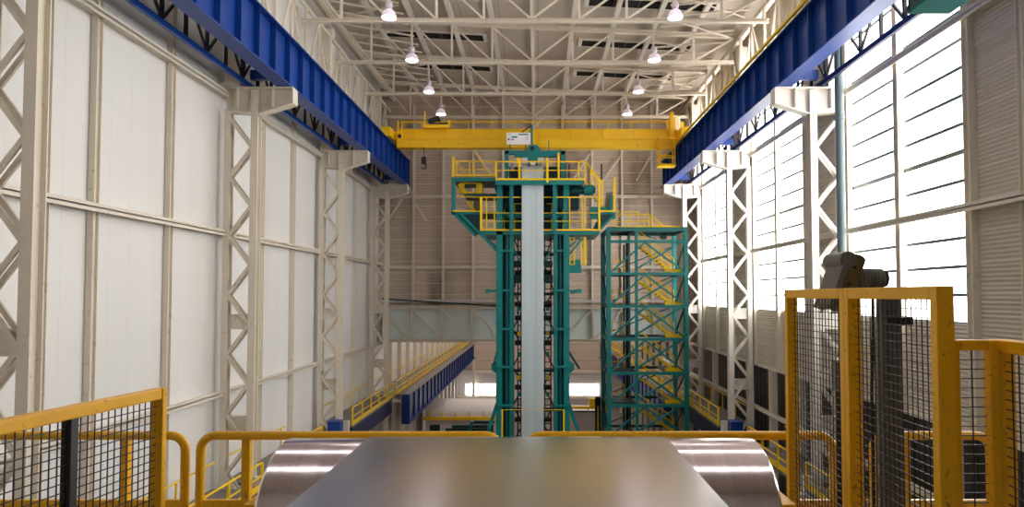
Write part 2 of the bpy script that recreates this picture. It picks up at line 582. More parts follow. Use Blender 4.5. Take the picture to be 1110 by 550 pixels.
def make_column(name, xi, xo, d, label, mat, group):
    s = 1 if xi < 0 else -1          # towards the hall
    t = thing(name, label, 'column', ((xi + xo) / 2, d, FLOOR), group, 'thing')
    top = 7.85
    B().hbar((xi, d, FLOOR), (xi, d, 8.72), .30, .42, .04, (0, 1, 0)).build('inner_leg', mat, t)
    B().hbar((xo, d, FLOOR), (xo, d, 7.8), .26, .36, .04, (0, 1, 0)).build('outer_leg', mat, t)
    z = 7.5
    k = 0
    xa, xb = xi - s * .12, xo + s * .10
    while z > -9.5:
        p = (xb, z) if k % 2 == 0 else (xa, z)
        q = (xa, z - 1.25) if k % 2 == 0 else (xb, z - 1.25)
        if k % 2:
            p, q = (xa, z), (xb, z - 1.25)
        m = B()
        for dy in (-.15, .15):
            m.bar((p[0], d + dy, p[1]), (q[0], d + dy, q[1]), .07, .13)
        m.build('brace', mat, t)
        z -= 1.25
        k += 1
    for zb in (-1.12, -5.4):
        B().box(min(xa, xb), max(xa, xb), d - .05, d + .05, zb - .32, zb + .32).box(min(xa, xb), max(xa, xb), d - .14, d + .14, zb + .28, zb + .32).box(min(xa, xb), max(xa, xb), d - .14, d + .14, zb - .32, zb - .28).build('batten_plate', mat, t)
    # bracket that carries the crane girder
    tip = xi + s * 1.62
    back = xo - s * .12
    br = B()
    br.prism([(back, d - .03, 7.82), (xi + s * .2, d - .03, 7.72), (tip, d - .03, 8.16), (tip, d - .03, 8.78), (back, d - .03, 8.78)], (0, .06, 0))
    br.build('bracket_web', mat, t)
    B().box(min(back, tip), max(back, tip), d - .28, d + .28, 8.76, 8.82).build('bracket_top_plate', mat, t)
    bb = B()
    bb.bar((back, d, 7.80), (xi + s * .2, d, 7.70), .5, .05)
    bb.bar((xi + s * .2, d, 7.70), (tip, d, 8.14), .5, .05)
    bb.build('bracket_bottom_plate', mat, t)
    B().box(tip - .03, tip + .03, d - .26, d + .26, 8.14, 8.77).build('bracket_end_plate', mat, t)
    for xs in (xi + s * .75, xo + s * .4):
        B().box(xs - .02, xs + .02, d - .24, d + .24, 7.95 if xs != xi + s * .75 else 7.98, 8.77).build('stiffener', mat, t)
    # stub that carries the roof
    ux0, ux1 = xo - s * .12, xo + s * .55
    B().box(min(ux0, ux1), max(ux0, ux1), d - .28, d + .28, 8.84, 16.3 if s > 0 else 15.2).build('upper_shaft', mat, t)
    # small lower bracket for the low runway
    lb = B()
    lb.prism([(xi + s * .18, d - .15, -8.9), (xi + s * .55, d - .15, -8.7), (xi + s * .6, d - .15, -8.45), (xi + s * .6, d - .15, -7.6), (xi + s * .18, d - .15, -7.6)], (0, .3, 0))
    lb.box(min(xi + s * .18, xi + s * 1.1), max(xi + s * .18, xi + s * 1.1), d - .2, d + .2, -8.45, -8.28)
    lb.build('lower_bracket', mat, t)
    return t


grp = 'lattice columns along the left wall'
colL = make_column('steel_column', LX_I, LX_O, 27.3, 'cream lattice column on the left wall, second from the camera with wide bracket', 'cream', grp)
for d, l in ((15.3, 'cream lattice column cut by the left edge of the photo'), (39.3, 'third cream lattice column on the left wall, above a blue end block'), (51.3, 'farthest cream lattice column on the left wall beside the taupe back wall')):
    dup(colL, ((LX_I + LX_O) / 2, d, FLOOR), l)
grp = 'lattice columns along the right wall'
colR = make_column('steel_column', RX_I, RX_O, 27.3, 'nearest white lattice column on the right wall beside the grey pipe', 'white', grp)
for d, l in ((39.3, 'middle white lattice column on the right wall above a blue end block'), (51.3, 'farthest white lattice column on the right, behind the teal stair tower')):
    dup(colR, ((RX_I + RX_O) / 2, d, FLOOR), l)

# ------------------------------------------------------------------ crane runway girders
ZB, ZT = 8.84, 10.98


def make_girder(side, label):
    s = 1 if side < 0 else -1
    xc = -10.76 if side < 0 else 10.46
    y0, y1 = 12.0, 53.0
    t = thing('crane_girder', label, 'girder', (xc, (y0 + y1) / 2, ZB), 'upper crane runway girders')
    B().box(xc - .02, xc + .02, y0, y1, ZB + .05, ZT - .05).build('web_plate', 'blue', t)
    B().box(xc - .32, xc + .32, y0, y1, ZB, ZB + .06).build('bottom_flange', 'blue', t)
    B().box(xc - .32, xc + .32, y0, y1, ZT - .06, ZT).build('top_flange', 'blue', t)
    B().box(xc - .05, xc + .05, y0, y1, ZT, ZT + .12).build('crane_rail', 'steel', t)
    y = y0 + .1
    while y < y1:
        q = B()
        q.box(xc + s * .02 if s > 0 else xc - .24, xc + .24 if s > 0 else xc - .02, y - .015, y + .015, ZB + .06, ZT - .06)
        q.box(xc - .24 if s > 0 else xc + .02, xc - .02 if s > 0 else xc + .24, y - .015, y + .015, ZB + .06, ZT - .06)
        q.build('stiffener', 'blue', t)
        y += 1.5
    # side lattice and walkway plate towards the wall
    xo = -12.35 if side < 0 else 12.05
    lo, hi = ZB + .12, ZT - .1
    B().box(xo - .07, xo + .07, y0, y1, lo - .1, lo + .1).build('lattice_chord', 'blue' if side < 0 else 'navy', t)
    B().box(xo - .07, xo + .07, y0, y1, hi - .1, hi + .1).build('lattice_chord', 'navy', t)
    B().box(min(xo, xc - s * .1), max(xo, xc - s * .1), y0, y1, ZT - .05 + .06, ZT + .05).build('walkway_plate', 'deckplate', t)
    y = y0 + .2
    k = 0
    while y < y1 - .5:
        B().box(xo - .05, xo + .05, y - .06, y + .06, lo + .1, hi - .1).build('lattice_post', 'black', t)
        B().bar((xo, y, hi - .1 if k % 2 else lo + .1), (xo, min(y + 1.45, y1), lo + .1 if k % 2 else hi - .1), .07, .09).build('lattice_diagonal', 'dark', t)
        y += 1.45
        k += 1
    if side > 0:
        B().box(xc - .50, xc - .40, y0, y1, ZT - .02, ZT + .10).build('conductor_bar', 'yellow', t)
    for d in (27.3, 39.3, 51.3):
        B().box(xc - .30, xc + .30, d - .35, d + .35, 8.825, 8.838).build('seat_plate', 'blue', t)
        B().box(min(xo + s * .1, xc - s * .3), max(xo + s * .1, xc - s * .3), d - .12, d + .12, ZB + .35, ZB + .75).build('surge_tie', 'blue', t)
    return t


make_girder(-1, 'long blue crane girder running along the left wall above the cream brackets')
make_girder(1, 'long blue crane girder along the right side, its top edge lined in yellow')

# side lattice between runway and roof
for s, xo, wname in ((-1, -12.46, 'left'), (1, 12.16, 'right')):
    t = thing('side_truss', 'cream lattice of posts and diagonals above the %s blue girder' % wname, 'truss', (xo, 33, 11.05), 'side lattices under the eaves')
    B().box(xo - .08, xo + .08, 20, 54, 11.06, 11.22).build('bottom_chord', 'cream', t)
    B().box(xo - .08, xo + .08, 20, 54, 15.4, 15.56).build('top_chord', 'cream', t)
    y = 20.2
    k = 0
    while y < 53:
        if all(abs(y - c) > .5 for c in (27.3, 39.3, 51.3)):
            B().box(xo - .07, xo + .07, y - .09, y + .09, 11.2, 15.4).build('truss_post', 'cream', t)
        B().bar((xo, y, 11.2 if k % 2 else 15.4), (xo, y + 2.0, 15.4 if k % 2 else 11.2), .1, .13).build('truss_diagonal', 'cream', t)
        y += 2.0
        k += 1

# ------------------------------------------------------------------ roof trusses
TC = -.33
PAN = 2.48
ZCH = 14.3


def ztop(x):
    return roof_z(x) - .62


def make_truss(d, label):
    t = thing('roof_truss', label, 'truss', (TC, d, ZCH), 'roof trusses across the hall')
    xe0, xe1 = -12.34, 12.04
    B().hbar((xe0, d, ZCH), (xe1, d, ZCH), .22, .2, .035).build('bottom_chord', 'cream', t)
    B().hbar((xe0, d, ztop(xe0)), (TC, d, ztop(TC)), .24, .26, .04).build('top_chord', 'cream', t)
    B().hbar((TC, d, ztop(TC)), (xe1, d, ztop(xe1)), .24, .26, .04).build('top_chord', 'cream', t)
    for k in range(-4, 5):
        x = TC + PAN * k
        B().box(x - .06, x + .06, d - .06, d + .06, ZCH + .1, ztop(x) - .12).build('truss_post', 'cream', t)
        if k != 0:
            xi = TC + PAN * (k - (1 if k > 0 else -1))
            B().bar((x, d, ztop(x) - .1), (xi, d, ZCH + .08), .08, .1).build('truss_diagonal', 'cream', t)
    for x, e in ((TC - 4 * PAN, xe0), (TC + 4 * PAN, xe1)):
        B().bar((e, d, ztop(e) - .1), (x, d, ZCH + .08), .08, .1).build('truss_diagonal', 'cream', t)
    return t


tr = make_truss(33.2, 'nearest cream roof truss crossing the hall near the top edge')
for d, l in ((39.25, 'second cream roof truss from the top edge of the photo'), (45.4, 'third cream roof truss from the top edge of the photo'), (51.45, 'farthest cream roof truss just in front of the taupe back wall')):
    dup(tr, (TC, d, ZCH), l)

# long roof beams along the hall
names = {-4: 'outermost left', -3: 'fourth left', -2: 'third left', -1: 'second left', 0: 'central', 1: 'second right', 2: 'third right', 3: 'fourth right', 4: 'outermost right'}
for k in range(-4, 5):
    x = TC + PAN * k
    z = ztop(x) + .27
    o = B().hbar((x, 26, z), (x, YB - .3, z), .28, .22, .035).build('roof_purlin', 'white')
    tag(o, '%s cream roof beam running lengthwise under the roof sheets' % names[k], 'beam', 'lengthwise roof beams')
for s, sd in ((-1, 'left'), (1, 'right')):
    for i, (ya, yb_) in enumerate(((27.4, 33.2), (33.2, 39.2), (39.3, 45.3), (45.5, 51.4))):
        xe, xi = (TC + s * 11.9, TC + s * (4 * PAN + .1) if False else TC + s * 7.6)
        t = thing('roof_bracing', 'cream zigzag bracing under the %s roof edge, bay %s' % (sd, ['nearest', 'second', 'third', 'farthest'][i]), 'bracing', ((xe + xi) / 2, (ya + yb_) / 2, 14.62), 'zigzag roof bracing')
        n = 4
        for k in range(n):
            a = ya + .15 + (yb_ - ya - .3) * k / n
            b = ya + .15 + (yb_ - ya - .3) * (k + 1) / n
            z1, z2 = ztop(xe) - .28, ztop(xi) - .28
            m = B().bar((xe, a, z1), (xi, b, z2), .08, .1)
            m.build('brace', 'cream', t)
            if k in (0, 2):
                B().bar((xi, a, z2 - .12), (xe, b + .8, z1 - .12), .05, .06).build('brace', 'cream', t)

# ------------------------------------------------------------------ pendant lamps
def make_lamp(x, d, label):
    t = thing('pendant_lamp', label, 'lamp', (x, d, 14.15), 'pendant lamps under the roof')
    zt = ztop(x) + .2
    B().tube((x, d, 14.95), (x, d, zt), .025, 8).build('cable', 'cream', t)
    B().lathe((x, d, 14.15), [(0.0, .86), (.10, .85), (.17, .76), (.19, .62), (.15, .52), (.09, .46)], 18).build('ballast', 'ballast', t, True)
    B().lathe((x, d, 14.15), [(.07, .44), (.17, .42), (.28, .33), (.355, .19), (.39, .06), (.395, 0.0), (.37, 0.0), (.33, .18), (.26, .31), (.13, .39)], 24).build('lamp_shade', 'shade', t, True)
    B().lathe((x, d, 14.15), [(0.0, .03), (.20, .03), (.30, .05), (.33, .09), (.28, .15), (.1, .2), (0, .2)], 20).build('bulb', 'bulb', t, True)
    return t


la = make_lamp(-7.6, 32.5, 'nearest lit pendant lamp left of the roof centre')
k = 0
for x, sd in ((-7.6, 'left'), (7.02, 'right')):
    for d, w in ((32.5, 'nearest'), (38.5, 'second'), (44.6, 'third'), (50.2, 'farthest')):
        if k:
            dup(la, (x, d, 14.15), '%s lit pendant lamp %s of the roof centre' % (w, sd))
        k += 1

# ------------------------------------------------------------------ yellow travelling crane
CD = 47.0
ct = thing('bridge_crane', 'yellow travelling crane bridge spanning between the two blue girders', 'crane', (0, CD, 11.1))
xa, xb = -10.22, 9.9
B().box(xa, xb, CD - .6, CD + .1, 10.66, 11.36).box(xa, xb, CD - .66, CD - .6, 10.66, 10.74).box(xa, xb, CD - .66, CD - .6, 11.28, 11.36).build('main_girder', 'crane', ct)
B().box(xa, xb, CD - .2, CD + .5, 11.36, 12.08).build('upper_girder', 'crane', ct)
rib = 0
x = xa + 1.2
while x < xb:
    B().box(x - .04, x + .04, CD - .27, CD - .2, 11.4, 12.04).build('girder_rib', 'crane', ct)
    x += 2.3
B().box(xa, xb, CD - .26, CD + .55, 12.08, 12.13).build('crane_deck', 'crane', ct)
hr = B()
B().tube((xa, CD - .24, 12.62), (xb, CD - .24, 12.62), .035, 8).build('top_rail', 'crane', ct)
B().tube((xa, CD + 1.4, 13.15), (xb, CD + 1.4, 13.15), .03, 8).build('conductor_wire', 'crane', ct)
for xw in (xa + .1, xb - .1):
    B().bar((xw, CD + 1.4, 11.9), (xw, CD + 1.4, 13.2), .08, .08).bar((xw, CD + .5, 11.9), (xw, CD + 1.4, 11.9), .08, .08).build('wire_post', 'crane', ct)
k = 0
x = xa + .05
while x <= xb:
    B().bar((x, CD - .24, 12.13), (x, CD - .24, 12.62), .06, .06).build('rail_post', 'crane', ct)
    x += 1.7
for s, xc in ((-1, -10.76), (1, 10.46)):
    c = B().box(xc - .3, xc + .3, CD - 1.6, CD + 1.8, 11.28, 11.95)
    c.build('end_truck', 'crane', ct)
    B().box(min(xc, xa if s < 0 else xb), max(xc, xa if s < 0 else xb), CD - .2, CD + .5, 11.4, 11.95).build('truck_joint', 'crane', ct)
    for dy in (-1.1, 1.3):
        B().tube((xc - .1, CD + dy, 11.28), (xc + .1, CD + dy, 11.28), .17, 16).build('wheel', 'dark', ct)
# trolley with motor and hanging hook
B().box(-8.3, -6.4, CD - .5, CD + .5, 12.15, 12.4).build('trolley', 'crane', ct)
B().tube((-8.0, CD - .1, 12.62), (-7.2, CD - .1, 12.95), .24, 16).build('hoist_motor', 'black', ct, True)
B().tube((-7.9, CD - .2, 12.5), (-6.6, CD - .2, 12.5), .13, 14).build('hoist_drum', 'black', ct, True)
B().bar((-8.25, CD - .3, 12.4), (-8.25, CD - .3, 13.4), .1, .1).build('trolley_post', 'crane', ct)
B().box(-6.55, -6.35, CD - .35, CD - .1, 12.4, 12.75).build('trolley_stop', 'crane', ct)
B().tube((-8.22, CD - .72, 9.9), (-8.22, CD - .72, 10.7), .03, 8).build('hook_cable', 'black', ct)
hk = B().box(-8.38, -8.06, CD - .86, CD - .58, 9.45, 9.95)
ho = hk.build('hook_block', 'black', ct)
B().path([(-8.22 + .17 * math.cos(a), CD - .72, 9.28 + .17 * math.sin(a)) for a in [PI / 2 - i * .4 for i in range(12)]], .045, 8).build('hook', 'black', ho)
# left end hoop and right ladder cage with drive housing
B().path([(-10.15, CD - .62, 11.4), (-10.15, CD - .62, 12.6), (-9.85, CD - .62, 12.6), (-9.85, CD - .62, 11.4)], .045, 8).build('end_hoop', 'crane', ct)
B().tube((-10.0, CD - .7, 11.5), (-10.0, CD - .5, 11.5), .14, 14).build('buffer', 'black', ct)
cage = B()
for xx in (8.62, 9.72):
    for dy in (-.75, -1.5):
        cage.bar((xx, CD + dy, 9.25), (xx, CD + dy, 11.2), .09, .09)
for z in (9.28, 9.9, 10.55, 11.15):
    for dy in (-.75, -1.5):
        cage.bar((8.6, CD + dy, z), (9.74, CD + dy, z), .08, .08)
    for xx in (8.62, 9.72):
        cage.bar((xx, CD - .75, z), (xx, CD - 1.5, z), .08, .08)
cage.box(8.55, 9.8, CD - 1.55, CD - .7, 9.16, 9.25)
cage.build('ladder_cage', 'crane', ct)
B().box(9.55, 9.8, CD - .9, CD - .4, 11.36, 13.2).build('cage_post', 'crane', ct)
B().box(9.95, 10.35, CD - .5, CD + .2, 11.96, 13.0).build('drive_housing', 'white', ct, bevel=.08)
B().box(10.36, 10.62, CD - .45, CD + .1, 11.96, 12.6).build('drive_gearbox', 'crane', ct)

# ------------------------------------------------------------------ transfer truss under the back wall
TD = YB - .62
tt = thing('transfer_truss', 'long pale truss with blue-grey sheets below the taupe back wall', 'truss', (0, TD, -3.9))
zt, zb = WZ(333, YB), WZ(369, YB)
B().box(XL + .5, XR - .5, TD + .2, TD + .28, zb + .1, zt - .02).build('infill_sheet', 'truss_sheet', tt)
B().hbar((XL + .4, TD, zt), (XR - .4, TD, zt), .36, .3, .04).build('top_chord', 'cream', tt)
B().hbar((XL + .4, TD, zb), (XR - .4, TD, zb), .36, .26, .04).build('bottom_chord', 'cream', tt)
B().box(XL + .4, XR - .4, TD - .05, TD + .3, zt + .4, zt + .62).build('ledge_plate', 'housing', tt)
B().tube((XL + .6, TD - .3, WZ(324, YB)), (-3.2, TD - .3, WZ(332, YB)), .06, 8).build('pipe_line', 'teal_dark', tt)
for k in range(-5, 6):
    x = WX(577.5 + 32.3 * k, YB)
    if XL + .6 < x < XR - .5:
        B().hbar((x, TD, zb + .1), (x, TD, zt - .1), .16, .24, .03, (0, 1, 0)).build('truss_post', 'cream', tt)
        s = 1 if k < 0 else -1
        x2 = x + s * 2.45 if k != 0 else None
        if x2 is not None and XL + .5 < x2 < XR - .5:
            B().bar((x, TD - .05, zt - .15), (x2, TD - .05, zb + .15), .13, .14).build('truss_diagonal', 'cream', tt)
x = WX(577.5 - 32.3 * 5, YB)
B().bar((x + .1, TD - .05, zt - .3), (x + 2.3, TD - .05, zb + .15), .13, .14).build('truss_diagonal', 'cream', tt)

# ------------------------------------------------------------------ lower runway: girders, walkways, rails, end blocks
def rail_run(mb_name, parent, x, y0, y1, z, h, step, mat='yellow', r=.045):
    B().tube((x, y0, z + h), (x, y1, z + h), r, 8).build('top_rail', mat, parent)
    B().tube((x, y0, z + h * .5), (x, y1, z + h * .5), r * .8, 8).build('middle_rail', mat, parent)
    B().box(x - .015, x + .015, y0, y1, z + .02, z + .28).build('toe_board', mat, parent)
    y = y0
    while y <= y1 + .01:
        B().bar((x, y, z), (x, y, z + h), r * 2, r * 2).build('rail_post', mat, parent)
        y += step


for s, sd, xg, xw in ((-1, 'left', -10.55, -12.45), (1, 'right', 10.35, 12.15)):
    gt = thing('crane_girder', 'blue low crane girder beyond the back wall opening on the %s' % sd, 'girder', (xg, 80, -10.3), 'low hall crane girders')
    y0, y1 = 51.9, 107
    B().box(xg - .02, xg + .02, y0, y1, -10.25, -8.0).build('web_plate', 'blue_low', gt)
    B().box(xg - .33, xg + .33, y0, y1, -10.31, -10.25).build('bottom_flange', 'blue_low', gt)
    B().box(xg - .62, xg + .33, y0, y1, -8.0, -7.94).build('top_flange', 'deckplate', gt) if s < 0 else B().box(xg - .33, xg + .62, y0, y1, -8.0, -7.94).build('top_flange', 'deckplate', gt)
    B().box(xg - .05, xg + .05, y0, y1, -7.94, -7.82).build('crane_rail', 'steel', gt)
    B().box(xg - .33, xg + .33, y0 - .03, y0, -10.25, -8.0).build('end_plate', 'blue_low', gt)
    y = y0 + 1
    while y < y1:
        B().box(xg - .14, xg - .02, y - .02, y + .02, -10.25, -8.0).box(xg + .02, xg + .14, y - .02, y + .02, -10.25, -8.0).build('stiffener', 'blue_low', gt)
        y += 2.2
    w = thing('walkway', 'narrow walkway with yellow railing along the foot of the %s wall' % sd, 'walkway', (xw, 65, -8.2), 'wall walkways')
    if s < 0:
        xa_, xb_ = xw - 1.0, xw + .1
    else:
        xa_, xb_ = xw - .1, xw + 1.0
    segs = ((21, 26.9), (27.8, 34.2), (39.8, 50.9), (51.9, 107))
    # plate passes between the column legs and the wall edge; it is notched at each column
    for (a, b) in segs:
        B().box(min(xa_, xw + s * -1.15), max(xb_, xw + s * -1.15), a, b, -8.12, -8.0).build('walkway_plate', 'deckplate', w)
        xr = xw - s * 1.1
        n = max(1, round((b - a) / 2.4))
        rail_run('', w, xr, a + .05, b - .05, -8.0, 1.1, (b - a - .1) / n)
        B().tube((xw + s * .85, a, -6.9), (xw + s * .85, b, -6.9), .035, 8).build('wall_rail', 'yellow', w)
        y = a + .1
        while y < b:
            B().bar((xw + s * .85, y, -8.0), (xw + s * .85, y, -6.9), .06, .06).build('wall_rail_post', 'yellow', w)
            y += 2.9 if b < 60 else 6
    for a in (20.5, 24, 33, 45):
        B().box(min(xa_, xb_) + .1, max(xa_, xb_) - .1, a, a + .2, -8.5, -8.12).build('walkway_bearer', 'grey', w)
    B().box(min(xw - s * 1.05, xw - s * .75), max(xw - s * 1.05, xw - s * .75), 39.9, 50.8, -9.2, -8.14).build('edge_beam', 'navy', w)
    # end block
    xe = -12.0 if s < 0 else 11.7
    e = thing('end_block', 'blue steel end block at the foot of the %s' % ('third column on the left wall' if s < 0 else 'middle column on the right wall'), 'stop block', (xe, 38.7, -8.5), 'blue runway end blocks')
    B().box(xe - .36, xe + .36, 38.2, 38.9, -8.45, -7.50).build('block_body', 'blue', e, bevel=.03)
    B().box(xe - .40, xe + .40, 38.15, 38.95, -7.50, -7.45).build('block_cap', 'blue', e)
    B().box(xe - .36, xe + .36, 38.25, 38.85, -19, -8.46).build('block_pillar', 'concrete', e)

# ------------------------------------------------------------------ far hall contents
for (xa_, xb_, n) in ((-12.3, -7.0, 20), (5.2, 10.4, 21)):
    w = struct('window_%d' % n, B().box(xa_, xb_, YF - .12, YF - .06, WZ(428, YF), WZ(416.5, YF)), 'farpane')
    lab(w, 'small bright far window on the %s of the tower' % ('left' if n == 20 else 'right'))
    q = B()
    for x in (xa_, (xa_ + xb_) / 2, xb_):
        q.box(x - .12, x + .12, YF - .2, YF - .12, WZ(429, YF), WZ(416, YF))
    struct('window_frame', q, 'white', w)
lab(struct('wall_far_base', B().box(-16, 16, YF - .06, YF, FLOOR, WZ(405, YF)), 'housing'), 'pale lower band of the far wall')
for yp in (403, 431):
    trim(B().box(-13.5, 13.3, YF - .5, YF - .2, WZ(yp, YF) - .25, WZ(yp, YF) + .25), 'cream', 'pale rail across the far wall')
for x in (-10.8, -5.2, 4.6, 10.9):
    trim(B().hbar((x, YF - .9, FLOOR), (x, YF - .9, 4.9), .4, .5, .05, (0, 1, 0)), 'cream', 'pale post before the far wall')
for i, (y, s) in enumerate(((62, 1), (76, 1), (90, 1), (103, 1))):  # unseen glowing strips, added under the roof to light the low hall
    o = struct('skylight_%d' % (30 + i), B().box(-11, 11, y - 1.2, y + 1.2, 4.9, 4.96), 'skylight_far')
    lab(o, 'daylit roof strip of the low hall %d' % i)

# rounded cover machine, left
hd = 72
xa_, xb_ = WX(462, hd), WX(543, hd)
m = thing('machine_housing', 'pale round-topped machine housing with a yellow ledge behind the tower', 'machine', ((xa_ + xb_) / 2, hd, FLOOR))
zt_, zm = WZ(437, hd), WZ(453, hd)
prof = []
for i in range(13):
    a = PI * i / 12
    prof.append((xa_, hd + 2.6 - 2.6 * math.cos(a), zm + (zt_ - zm) * math.sin(a)))
B().prism(prof, (xb_ - xa_, 0, 0)).build('cover', 'housing', m, True)
B().box(xa_, xb_, hd + .1, hd + 5.1, FLOOR, zm - .02).build('machine_body', 'housing', m)
B().box(xa_ - .2, xb_, hd - .2, hd + .1, zm - .25, zm + .1).build('ledge', 'yellow', m)
for k in range(6):
    x = xa_ + .4 + k * 1.5
    B().bar((x, hd - .1, zm + .1), (x, hd - .1, zm + .7), .1, .1).build('ledge_post', 'yellow', m)
B().box(xa_ + .5, xa_ + 1.6, hd + .02, hd + .1, WZ(468, hd), WZ(461, hd)).build('hatch', 'teal_dark', m)
# green conveyor frame before it
gd = 66
cv = thing('conveyor_frame', 'low dark teal conveyor frame before the pale machine housing', 'conveyor', (WX(512, gd), gd, FLOOR))
for (x0, y0_, x1, y1_) in ((483, 466, 535, 466), (483, 470, 535, 470), (512, 458, 536, 458), (490, 462.5, 535, 462.5)):
    B().bar(P(x0, y0_, gd), P(x1, y1_, gd), .3, .28).build('frame_beam', 'teal_dark', cv)
B().bar(P(508, 470, gd - .3), P(512, 457, gd - .3), .3, .3).build('frame_strut', 'teal', cv)
for x in (486, 510, 533):
    p = P(x, 468, gd)
    B().bar(p, (p.x, p.y, FLOOR), .3, .3).build('frame_leg', 'teal_dark', cv)
# right machine
hd = 64
xa_, xb_ = WX(617, hd), WX(657, hd)
m = thing('machine_cabinet', 'white machine cabinet with yellow top rail between tower and stair tower', 'machine', ((xa_ + xb_) / 2, hd, FLOOR))
B().box(xa_, xb_, hd, hd + 4, FLOOR, WZ(447, hd)).build('cabinet_body', 'housing', m, bevel=.05)
B().box(xa_, xb_, hd - .08, hd, WZ(447, hd), WZ(445.5, hd)).build('cabinet_seam', 'dark', m)
B().box(xa_, xb_, hd - .3, hd, WZ(443, hd), WZ(440.5, hd)).build('top_rail', 'yellow', m)
for x in (xa_ + .1, (xa_ + xb_) / 2, xb_ - .1):
    B().bar((x, hd - .15, WZ(447, hd)), (x, hd - .15, WZ(442, hd)), .12, .12).build('rail_post', 'yellow', m)
B().box(WX(638, hd), WX(645, hd), hd - .9, hd - .3, WZ(441, hd), WZ(431, hd)).build('yellow_box', 'yellow', m)
m = thing('control_pillar', 'slim black pillar with yellow stripe left of the stair tower', 'pillar', (WX(647.5, 50), 50, FLOOR), kind='thing')
B().box(WX(644.5, 50), WX(650.5, 50), 49.8, 50.2, FLOOR, WZ(433, 50)).build('pillar_shaft', 'black', m)
B().tube((WX(644.5, 50), 50, WZ(433, 50)), (WX(650.5, 50), 50, WZ(433, 50)), .2, 14).build('pillar_cap', 'black', m)
B().box(WX(646.6, 50), WX(648.2, 50), 49.75, 49.8, FLOOR, WZ(440, 50)).build('stripe', 'yellow', m)

# ------------------------------------------------------------------ the teal strip tower
T = thing('strip_tower', 'tall teal steel strip tower with yellow railed platforms at hall centre', 'tower', (WX(577, 44.5), 44.5, FLOOR))
D0, D1 = 43.0, 46.6
PXM = D0 / F


def tb(name, x0, y0, x1, y1, d, w, h=None, mat='teal'):
    return B().bar(P(x0, y0, d), P(x1, y1, d), w, h or w, (0, 1, 0)).build(name, mat, T)


def tbox(name, x0, x1, y0, y1, d0, d1, mat='teal', bevel=0):
    a, b = P(x0, y1, d0), P(x1, y0, d0)
    return B().box(a.x, b.x, d0, d1, a.z, b.z).build(name, mat, T, bevel=bevel)


for (x, w, top, dd) in ((541.6, .40, 197, D0), (549.8, .2, 250, D0 + .2), (554.8, .26, 197, D0), (602.4, .22, 197, D0), (607.2, .18, 250, D0 + .2), (613.8, .38, 197, D0)):
    p = P(x, top, dd)
    if w > .2:
        B().hbar((p.x, dd, FLOOR), (p.x, dd, p.z), w, w, .04, (0, 1, 0)).build('tower_column', 'teal', T)
    else:
        B().tube((p.x, dd, FLOOR), (p.x, dd, p.z), w / 2, 10).build('riser_pipe', 'teal', T)
for x in (540.6, 553, 604, 615.4):
    p = P(x, 197, D0)
    B().hbar((p.x, D1, FLOOR), (p.x, D1, p.z + .2), .3, .3, .04, (0, 1, 0)).build('tower_column', 'teal_dark', T)
for yv in (272, 315, 357, 398, 440):
    for (xl, xr) in ((538, 557), (600.5, 618)):
        tb('tie_beam', xl, yv, xr, yv, D0 - .2, .14, .2)
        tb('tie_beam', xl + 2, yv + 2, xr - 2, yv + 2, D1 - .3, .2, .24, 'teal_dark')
    for x in (540.6, 615.4):
        p = P(x, yv, D0)
        B().bar((p.x, D0 + .1, p.z), (p.x, D1 - .1, p.z), .16, .22).build('side_beam', 'teal', T)
    tb('cross_beam', 556, yv + 4, 601, yv + 4, D1 - .3, .2, .22, 'teal_dark')
for (ya, yb_) in ((255, 315), (315, 357), (357, 398), (398, 440), (440, 480)):
    for x in (540.6, 615.4):
        a, b = P(x, ya, D0), P(x, yb_, D0)
        B().bar((a.x, D0 + .1, a.z), (b.x, D1 - .1, b.z), .1, .12).build('side_brace', 'teal_dark', T)
        B().bar((a.x, D1 - .1, a.z), (b.x, D0 + .1, b.z), .1, .12).build('side_brace', 'teal_dark', T)
    for (xl, xr) in ((556, 578), (600, 578)):
        tb('back_brace', xl, ya, xr, yb_, D1 - .1, .1, .12, 'teal_dark')
        tb('back_brace', xr, ya, xl, yb_, D1 - .1, .1, .12, 'teal_dark')
for (xl, xr) in ((540, 556), (602, 615.5)):
    a, b = P(xl, 254, D0 + .9), P(xr, 254, D0 + .9)
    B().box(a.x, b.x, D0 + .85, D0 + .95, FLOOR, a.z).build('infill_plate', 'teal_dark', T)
# ties that stick out each side
for (xl, xr) in ((528.5, 541), (616, 628.5)):
    tb('outrigger', xl, 315.5, xr, 315.5, D0 - .1, .14, .22)
    xe = xl if xl < 577 else xr
    tbox('outrigger_pad', xe - 2, xe + 2, 313.3, 318, D0 - .3, D0 + .1)
tb('outrigger_brace', 618, 318, 625, 317, D0, .1, .1)
for (xl, xr) in ((532.5, 539), (617, 622.5)):
    s = -1 if xl < 577 else 1
    xo = xl if s < 0 else xr
    xin = xr if s < 0 else xl
    B().prism([P(xin, 391, D0 - .1), P(xo, 395, D0 - .1), P(xo, 401, D0 - .1), P(xin, 406, D0 - .1)], (0, .5, 0)).build('gusset', 'teal', T)
tb('side_strut', 616, 381, 628, 400, D0 - .05, .15, .15, 'teal_dark')
tb('side_strut', 538.5, 381, 535, 396, D0 - .05, .1, .1)
for (xa_, xb_) in ((539, 527), (616.5, 629)):
    a, b = P(xa_, 438, D0), P(xb_, 474, D0)
    b = a + (b - a) * 2.6
    if b.z < FLOOR:
        b = a + (b - a) * ((FLOOR - a.z) / (b.z - a.z))
    B().bar(a, b, .24, .22, (0, 1, 0)).build('base_strut', 'teal', T)
